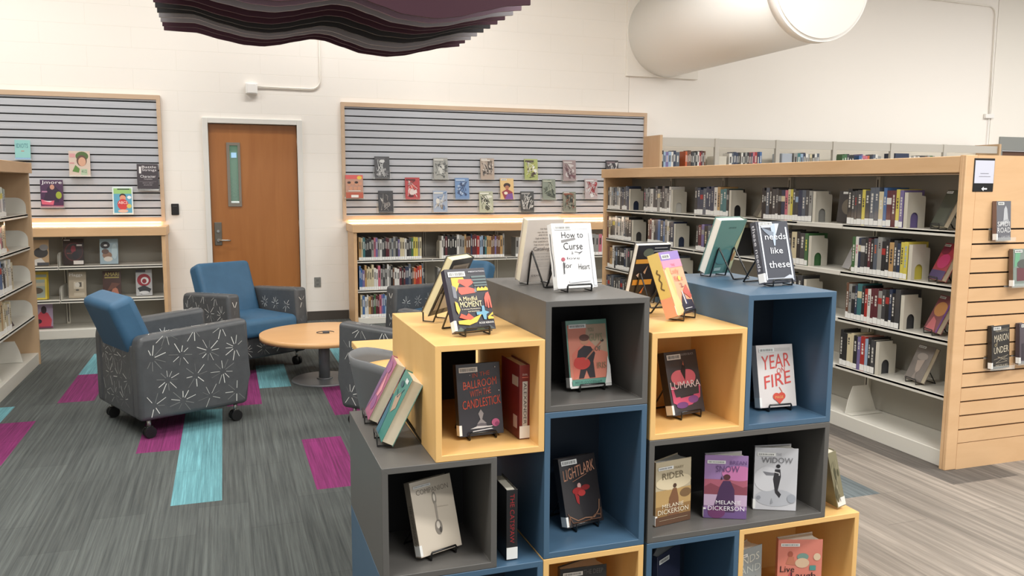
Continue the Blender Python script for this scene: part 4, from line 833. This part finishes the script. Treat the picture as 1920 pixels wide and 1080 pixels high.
# ------------------------------------------------------------ face-out books on the back slat walls
B1 = (44, 42, 44); G1 = (128, 128, 124)
sl = [
 ('black and white comic with jagged figure, leftmost in top row', 1.672, 1.686, B1, [(150, 150, 150), (90, 90, 92), (200, 200, 198)]),
 ('grey and white comic, second from left in top row', 2.338, 1.682, (150, 150, 144), [(80, 82, 80), (196, 196, 190), (110, 110, 108)]),
 ('beige comic with dark branching lines, third in top row', 2.892, 1.684, (168, 150, 134), [(60, 56, 54), (210, 200, 188), (90, 80, 74)]),
 ('comic with yellow green lower half, fourth in top row', 3.431, 1.684, (158, 168, 96), [(190, 190, 110), (70, 52, 44), (226, 226, 220)]),
 ('mauve and grey comic, fifth in top row', 3.92, 1.677, (146, 128, 128), [(110, 74, 80), (190, 184, 182), (90, 66, 72)]),
 ('black and white comic in top row nearest the right bookcase', 4.484, 1.683, (56, 54, 58), [(200, 200, 200), (120, 104, 110), (30, 30, 32)]),
 ('colourful magazine with group of people at left edge of slat wall', 1.363, 1.476, (176, 128, 104), [(206, 96, 60), (206, 186, 90), (120, 72, 60), (198, 66, 84), (70, 60, 52)]),
 ('red comic with white corner in the middle row', 2.012, 1.458, (168, 50, 52), [(214, 200, 196), (90, 34, 36), (206, 90, 80)]),
 ('blue comic with dark bicycle shape in middle row', 2.59, 1.457, (104, 136, 178), [(60, 76, 110), (170, 190, 214), (70, 90, 130)]),
 ('cream book with child in purple in middle row', 3.133, 1.456, (214, 182, 124), [(60, 40, 40), (150, 60, 70), (110, 70, 140), (226, 200, 90)]),
 ('grey green comic with castle in middle row', 3.66, 1.451, (126, 134, 120), [(84, 92, 80), (170, 174, 156), (60, 66, 58)]),
 ('white comic with red figures in middle row', 4.207, 1.46, (170, 158, 158), [(158, 44, 52), (206, 204, 204), (92, 60, 64)]),
 ('black comic with pale ghost shape, leftmost in bottom row', 1.708, 1.309, B1, [(196, 194, 190), (70, 70, 72), (130, 128, 126)]),
 ('blue grey comic, second from left in bottom row', 2.332, 1.311, (150, 164, 184), [(92, 120, 158), (206, 206, 200), (120, 112, 104)]),
 ('cream and black comic with pale faces in bottom row', 2.879, 1.305, (174, 178, 154), [(44, 46, 42), (216, 218, 204), (84, 88, 74)]),
 ('black comic with white flower shape in bottom row', 3.387, 1.306, (66, 68, 68), [(206, 206, 202), (150, 150, 148), (36, 38, 38)]),
 ('dark green and brown plant comic in bottom row', 3.926, 1.302, (120, 122, 108), [(56, 62, 50), (134, 78, 56), (170, 168, 150), (44, 44, 38)])]
for i, (lab, x, z, c, cs) in enumerate(sl):
    art = scribble(i+11, cs, 10)+[q for q in scribble(i+77, cs, 26) if q[0] == 'l']+[('r', .05, .86, .7, .93, cs[1])]; w, h = (.19, .255) if 'magazine' in lab else (.165, .245)
    if i == 6: art = [('r', 0, .82, 1, 1, (206, 92, 88)), ('e', .8, .88, .14, .08, (222, 190, 70)), ('r', 0, .0, 1, .25, (176, 86, 64))] + [('e', u, v, .1, .08, (196, 140, 110)) for u, v in ((.2, .6), (.4, .65), (.62, .6), (.82, .62), (.3, .42), (.55, .42), (.78, .42))] + [('e', .2, .67, .1, .05, (60, 40, 36)), ('e', .62, .68, .1, .05, (50, 36, 34)), ('r', .15, .3, .85, .33, (230, 222, 214)), ('r', .3, .03, .72, .14, (226, 222, 216))]
    if i == 9: art = [('e', .5, .66, .26, .12, (58, 38, 36)), ('e', .5, .57, .16, .09, (168, 112, 84)), ('p', [(.1, .35), (.5, .5), (.9, .35), (.8, .0), (.3, 0)], (146, 58, 66)), ('p', [(.3, 0), (.5, .25), (.9, .3), (.95, 0)], (120, 80, 146)), ('e', .4, .3, .14, .07, (224, 214, 196))]
    face_book('comic_book', lab, 'comic book', (x, 9.262, z-h/2), 0, R(6), w, h, .012, c, art, pages=True, barcode=i in (2, 9, 16), sticker=False, group='face-out books on the wide slat wall')
    holder('clear holder carrying the ' + lab.replace(', ', ' ').replace(' in ', ' ')[:70].rsplit(' ', 1)[0], x, z-h/2-.004, w+.03, 0, y=9.313, h=.12)
for lab, x, z, w, h, c, art in (
    ('small teal booklet at top left of left slat wall', -1.826, 1.816, .134, .19, (142, 194, 190), [('r', 0, 0, 1, .1, (112, 164, 206)), ('t', 'IDIOTS', .1, .6, .85, .82, (64, 120, 130)), ('r', .4, .42, .6, .46, (190, 140, 120))]),
    ('magazine with green-leaf haired face on left slat wall', -1.337, 1.689, .19, .25, (206, 186, 170), [('e', .62, .8, .3, .18, (74, 100, 48)), ('e', .6, .62, .24, .22, (96, 66, 54)), ('e', .62, .58, .18, .18, (206, 158, 130)), ('p', [(.15, .2), (.3, .45), (.5, .3), (.45, .15)], (88, 128, 58)), ('r', .04, .75, .3, .9, (206, 150, 150)), ('r', .04, .5, .25, .55, (200, 140, 140)), ('r', .55, .05, .85, .3, (172, 190, 160)), ('t', '412', .58, .14, .82, .26, (70, 90, 70)), ('r', 0, 0, 1, .05, (226, 214, 200))]),
    ('purple magazine with white masthead and lime circle on left slat wall', -1.598, 1.393, .2, .275, (72, 44, 76), [('t', 'Jmore', .06, .82, .95, .97, (236, 234, 236)), ('p', [(.1, .2), (.3, .7), (.45, .82), (.6, .82), (.85, .6), (.8, .2)], (48, 30, 56)), ('e', .52, .74, .1, .09, (190, 140, 120)), ('e', .8, .45, .13, .13, (146, 160, 50)), ('p', [(.02, .3), (.3, .24), (.6, .26), (.55, .1), (.05, .12)], (206, 92, 116)), ('p', [(.1, .25), (.4, .2), (.5, .24)], (236, 222, 226)), ('r', 0, 0, 1, .08, (150, 66, 96)), ('r', .06, .55, .3, .6, (170, 120, 150))]),
    ('card with blue sky and laughing child in red, left slat wall', -.964, 1.325, .188, .275, (220, 232, 232), [('r', .06, .05, .94, .95, (92, 162, 190)), ('r', .06, .75, .94, .95, (150, 196, 120)), ('r', .25, .9, .85, .94, (50, 60, 60)), ('e', .5, .66, .16, .1, (50, 40, 40)), ('e', .5, .6, .15, .1, (214, 150, 120)), ('e', .5, .36, .27, .2, (196, 60, 62)), ('t', 'ABCS', .28, .38, .72, .48, (240, 220, 214)), ('e', .8, .3, .12, .08, (206, 190, 100)), ('e', .5, .12, .25, .06, (220, 180, 160)), ('e', .82, .62, .1, .06, (230, 236, 238))]),
    ('black poster card with white writing at right of left slat wall', -.722, 1.562, .198, .268, (50, 40, 46), [('t', 'Battle', .24, .84, .92, .93, (226, 222, 222)), ('t', 'Strings', .24, .7, .92, .82, (222, 216, 218)), ('r', .1, .64, .2, .9, (226, 222, 222)), ('t', 'Character', .15, .48, .88, .58, (230, 226, 228)), ('t', 'Competition', .32, .40, .72, .45, (220, 214, 216)), ('r', .1, .33, .9, .335, (170, 160, 164)), ('t', 'ages ten to eighteen', .25, .26, .75, .3, (190, 182, 186)), ('t', 'ask at the desk', .3, .19, .7, .23, (190, 182, 186)), ('p', [(.3, 0), (1, .04), (1, 0)], (226, 222, 222))])):
    face_book('magazine' if 'magazine' in lab else 'display_card', lab, 'magazine' if 'magazine' in lab else 'card', (x, 9.268, z-h/2), 0, R(5), w, h, .005, c, art, pages=False, barcode=False, sticker=False)
    holder('clear holder carrying the ' + ' '.join(lab.split()[:6]), x, z-h/2-.004, w+.01, 0, y=9.313, h=.06)
# face-out books in the left low bookcase
for lab, x, z, w, h, c, art in (
    ('black and tan picture book at far left, top shelf low bookcase', -1.70, .702, .17, .25, (186, 158, 124), [('e', .6, .5, .36, .2, (60, 58, 58)), ('p', [(.1, .2), (.6, .3), (.95, 0), (.1, 0)], (214, 210, 204)), ('e', .75, .7, .22, .12, (150, 150, 152)), ('r', .4, 0, 1, .12, (70, 72, 78))]),
    ('black book with dark red ring, top shelf of left low bookcase', -1.403, .702, .182, .255, (44, 36, 38), [('e', .52, .5, .44, .36, (92, 44, 46)), ('e', .54, .5, .40, .32, (48, 38, 40)), ('e', .5, .6, .12, .14, (128, 44, 56)), ('e', .6, .36, .16, .16, (36, 34, 40)), ('r', .5, .02, .98, .16, (222, 216, 210)), ('r', .05, .93, .35, .97, (220, 216, 212)), ('r', .66, .72, .92, .78, (200, 196, 192)), ('t', 'RACE', .2, .42, .45, .47, (170, 90, 80))]),
    ('pale blue book with small creatures, top shelf left low bookcase', -1.088, .702, .164, .25, (150, 172, 182), [('e', .3, .75, .26, .14, (50, 48, 52)), ('e', .4, .35, .26, .14, (140, 108, 88)), ('e', .3, .5, .2, .1, (96, 74, 66)), ('e', .45, .2, .24, .1, (206, 200, 190)), ('e', .8, .5, .16, .3, (176, 196, 202)), ('e', .32, .74, .1, .04, (220, 220, 220))]),
    ('beige magazine with white logo, second shelf of left low bookcase', -1.385, .377, .155, .255, (178, 166, 146), [('t', 'Maggs', .06, .8, .8, .95, (240, 238, 234)), ('r', .3, .35, .85, .62, (206, 196, 176)), ('r', .42, .42, .74, .6, (90, 84, 76)), ('e', .5, .5, .14, .1, (214, 208, 196)), ('r', .3, .08, .9, .2, (196, 186, 166)), ('e', .5, .3, .1, .03, (80, 78, 72))]),
    ('brown fantasy book with yellow title, second shelf left low bookcase', -1.077, .377, .164, .256, (70, 44, 38), [('t', 'AMARI', .1, .8, .9, .94, (206, 190, 110)), ('r', .1, .72, .9, .77, (180, 164, 96)), ('p', [(.4, .1), (.6, .4), (.8, .3), (.9, .05), (.3, 0)], (176, 112, 88)), ('p', [(.2, .2), (.5, .55), (.95, .5), (.7, .35)], (104, 66, 52))]),
    ('white comic with red and black swirl, second shelf left bookcase', -.785, .377, .15, .26, (176, 176, 176), [('e', .5, .6, .42, .24, (150, 30, 44)), ('e', .55, .58, .24, .14, (222, 218, 218)), ('e', .52, .56, .14, .09, (140, 26, 40)), ('p', [(.1, .3), (.5, .4), (.95, .25), (.8, .1), (.3, .05)], (44, 44, 48)), ('r', .0, .9, .6, 1, (90, 90, 94)), ('e', .5, .12, .3, .06, (206, 206, 206))]),
    ('pink and lilac picture book on bottom of left low bookcase', -1.70, .092, .17, .27, (176, 158, 184), [('p', [(.1, 0), (.15, .4), (.4, .6), (.75, .55), (.95, .3), (.9, .05)], (206, 76, 92)), ('e', .55, .66, .14, .14, (60, 44, 50)), ('r', 0, 0, 1, .06, (130, 60, 90)), ('e', .3, .25, .14, .08, (60, 40, 52))])):
    face_book('picture_book', lab, 'book', (x, 9.02, z+.006), 0, R(10), w, h, .012, c, art, sticker=False, barcode=False, group='face-out books in the left low bookcase')
for k_, (x, c) in enumerate(((-1.72, (206, 178, 60)), (-1.70, (214, 190, 80)))):
    face_book('magazine', ['yellow bordered magazine behind another, second shelf of left low bookcase', 'yellow bordered magazine standing in front, second shelf of left low bookcase'][k_], 'magazine', (x+.0-.03*k_, 9.03-.03*k_, .382), 0, R(8), .17, .265-.05*k_, .006, c, [('r', .1, .08, .9, .9, (150, 160, 150)), ('e', .5, .4, .3, .14, (96, 84, 70)), ('r', .1, .6, .9, .75, (186, 176, 150))], sticker=False, barcode=False, pages=False)

# ------------------------------------------------------------ armchairs
def bursts(m, O, U, V, w, h, N, step=.155, seed=1, ray=.062):
    """starburst stitches in the plane O + u*U + v*V, standing 0.6 mm proud along N"""
    rs = random.Random(seed); row = 0; v = step*.45
    O, U, V, N = map(Vector, (O, U, V, N))
    while v < h:
        u = step*(.35 if row % 2 == 0 else .85)
        while u < w:
            n = rs.choice((8, 9, 10, 11)); a0 = rs.uniform(0, 6)
            for k in range(n):
                a = a0+2*math.pi*k/n+rs.uniform(-.12, .12); r0 = ray*rs.uniform(.22, .35); r1 = ray*rs.uniform(.8, 1.25)
                p, q = (u+r0*math.cos(a), v+r0*math.sin(a)), (u+r1*math.cos(a), v+r1*math.sin(a))
                if not (0.008 < p[0] < w-.008 and .008 < p[1] < h-.008 and .008 < q[0] < w-.008 and .008 < q[1] < h-.008): continue
                wd = rs.choice((.002, .003, .004)); t = Vector((math.cos(a), math.sin(a))); nn = (-t.y*wd/2, t.x*wd/2)
                pts = [O+U*(x)+V*(y)+N*.0007 for x, y in ((p[0]-nn[0], p[1]-nn[1]), (q[0]-nn[0], q[1]-nn[1]), (q[0]+nn[0], q[1]+nn[1]), (p[0]+nn[0], p[1]+nn[1]))]
                m.faces(pts, [(0, 1, 2, 3)], BURST if rs.random() < .62 else BURST_D)
            u += step
        v += step*.83; row += 1
def armchair(label, x, y, ang, group='lounge armchairs round the coffee table'):
    t = thing('armchair', label, 'armchair', (x, y, 0), R(ang), group)     # local +x is forward
    Wd, Ln, at = .365, .34, .11; zb = .115
    for sgn in (-1, 1):
        m = MB(); y0, y1 = (sgn*Wd, sgn*(Wd-at)); ya, yb = min(y0, y1), max(y0, y1)
        prof_ = [(-Ln, zb), (Ln-.01, zb), (Ln+.01, .30), (Ln+.005, .655), (-Ln+.02, .615), (-Ln, .56)]
        m.prism(prof_, ya, yb, GREY_F, axis='y', r=.028, seg=4)
        yo = sgn*(Wd+.0003); yi = sgn*(Wd-at-.0003)
        bursts(m, (-Ln+.025, yo, zb+.012), (1, 0, 0), (0, 0, 1), 2*Ln-.05, .50, (0, sgn, 0), seed=3+sgn, step=.17, ray=.068)
        bursts(m, (-Ln+.03, yi, .43), (1, 0, 0), (0, 0, 1), 2*Ln-.06, .17, (0, -sgn, 0), seed=5+sgn, ray=.05)
        bursts(m, (Ln+.0095, ya+.02, .31), (0, 1, 0), (-.012, 0, 1), at-.04, .31, (1, 0, 0), seed=8+sgn, step=.11, ray=.05)
        bursts(m, (-Ln+.06, ya+.02, .6195), (1, 0, .058), (0, 1, 0), 2*Ln-.12, at-.04, (0, 0, 1), seed=18+sgn, step=.12, ray=.05)
        m.build('arm', t)
    m = MB(); m.box(-Ln+.012, Ln-.02, -Wd+at-.004, Wd-at+.004, zb+.005, .30, GREY_F, r=.015); bursts(m, (Ln-.0195, -Wd+at, zb+.01), (0, 1, 0), (0, 0, 1), 2*(Wd-at), .18, (1, 0, 0), seed=44); m.build('seat_base', t)
    m = MB(); m.box(-Ln+.004, -Ln+.05, -Wd+at-.004, Wd-at+.004, zb+.005, .555, GREY_F, r=.012); bursts(m, (-Ln+.0038, Wd-at, zb+.02), (0, -1, 0), (0, 0, 1), 2*(Wd-at), .42, (-1, 0, 0), seed=31, ray=.075); m.build('rear_panel', t)
    m = MB(); c = Wd-at-.006
    m.box(-Ln+.12, Ln+.045, -c, c, .295, .445, BLUE_F, r=.045, seg=5); o = m.build('seat_cushion', t)
    M = Matrix.Translation((-Ln+.20, 0, .43)) @ Matrix.Rotation(R(-21), 4, 'Y')
    m = MB(); m.box(-.155, 0, -c+.002, c-.002, -.05, .455, BLUE_F, M=M, r=.04, seg=5); m.build('back_cushion', t)
    for sx in (-1, 1):
        for sy in (-1, 1):
            m = MB(); cx, cy = sx*(Ln-.07), sy*(Wd-.06)
            for o_ in (-.016, .016): m.cyl(.034, -.011, .011, BLACK, M=Matrix.Translation((cx, cy+o_, .036)) @ Matrix.Rotation(R(90), 4, 'X'), n=24)
            m.cyl(.012, .05, zb+.01, CHROME, x=cx, y=cy, n=12).box(cx-.022, cx+.022, cy-.018, cy+.018, .058, .072, CHROME, r=.006, seg=2)
            m.build('caster', t)
    return t
armchair('starburst grey armchair with blue cushions at front left, seen from behind', -.35, 5.63, 25)
armchair('starburst grey armchair with blue cushions in front of the oak door', .135, 7.145, -59)
armchair('starburst grey armchair right of coffee table, mostly behind display cubes', 1.14, 5.16, 134)
armchair('starburst grey armchair in front of the low bookcase, behind display cubes', 1.76, 6.86, 219)
# coffee table
t = thing('coffee_table', 'low round maple coffee table on a steel pedestal', 'table', (.69, 6.43, 0))
m = MB(); m.cyl(.475, .335, .372, mat('maple_table_top', (226, 178, 124), .35, kind='wood', rgb2=(216, 166, 112), scale=(2, 7, 2)), n=96)
m.build('table_top', t)
MB().cyl(.042, .02, .335, mat('pedestal_steel', (140, 142, 144), .45, metal=.5), n=40).build('column', t)
MB().cyl(.25, .0, .014, MATS['pedestal_steel'], n=80, r1=.24).cyl(.06, .014, .022, MATS['pedestal_steel'], n=40).build('base_plate', t)
MB().cyl(.16, .325, .3352, BLACK, n=40).build('mounting_plate', t)
m = MB(); m.tube([(.05*math.cos(a)*1.3+.02, .05*math.sin(a)-.02, .3745) for a in [k*math.pi/8 for k in range(14)]], .003, col((70, 70, 74)), n=6)
m.box(.0, .05, -.04, .0, .3725, .379, col((60, 62, 70)), r=.002, seg=1)
o = m.build('table_cable', None, loc=(.68, 6.43, 0)); tag(o, 'small dark cable loop lying on the round coffee table', 'cable')
# wooden table and shell chair behind the cubes
t = thing('work_table', 'maple work table behind the maple display cube', 'table', (.95, 3.62, 0))
MB().box(-.385, .385, -.42, .42, .71, .74, C_YEL, r=.004, seg=2).build('table_top', t)
for sx in (-1, 1):
    for sy in (-1, 1): MB().cyl(.02, 0, .71, CHROME, x=sx*.3, y=sy*.34, n=16).build('leg', t)
t = thing('shell_chair', 'grey moulded shell chair tucked at the maple work table', 'chair', (.72, 3.34, 0), R(-4))
m = MB(); SH = mat('grey_plastic_shell', (104, 106, 108), .5)
n = 24; nz = 10; ring = []
for j in range(nz+1):
    v = j/nz; z = .44+.36*v; row = []
    for i in range(n+1):
        a = R(62+236*i/n); u = abs(i-n/2)/(n/2)
        top = 1-.42*max(0, u-.35)**1.3; zz = .44+.37*v*top
        r = .19+.05*v
        row.append((r*math.cos(a)*1.02-.02*v, r*math.sin(a), zz))
    ring.append(row)
vs = [p for rw in ring for p in rw]; fs = [(j*(n+1)+i, j*(n+1)+i+1, (j+1)*(n+1)+i+1, (j+1)*(n+1)+i) for j in range(nz) for i in range(n)]
bv, bf = m.faces(vs, fs, SH)
for f in bf: f.smooth = True
o = m.build('back_shell', t); md = o.modifiers.new('s', 'SOLIDIFY'); md.thickness = .008
MB().cyl(.2, .425, .45, SH, n=40).build('seat', t)
for sx in (-1, 1):
    for sy in (-1, 1): MB().tube([(sx*.1, sy*.1, .43), (sx*.2, sy*.2, .0)], .010, CHROME).build('leg', t)
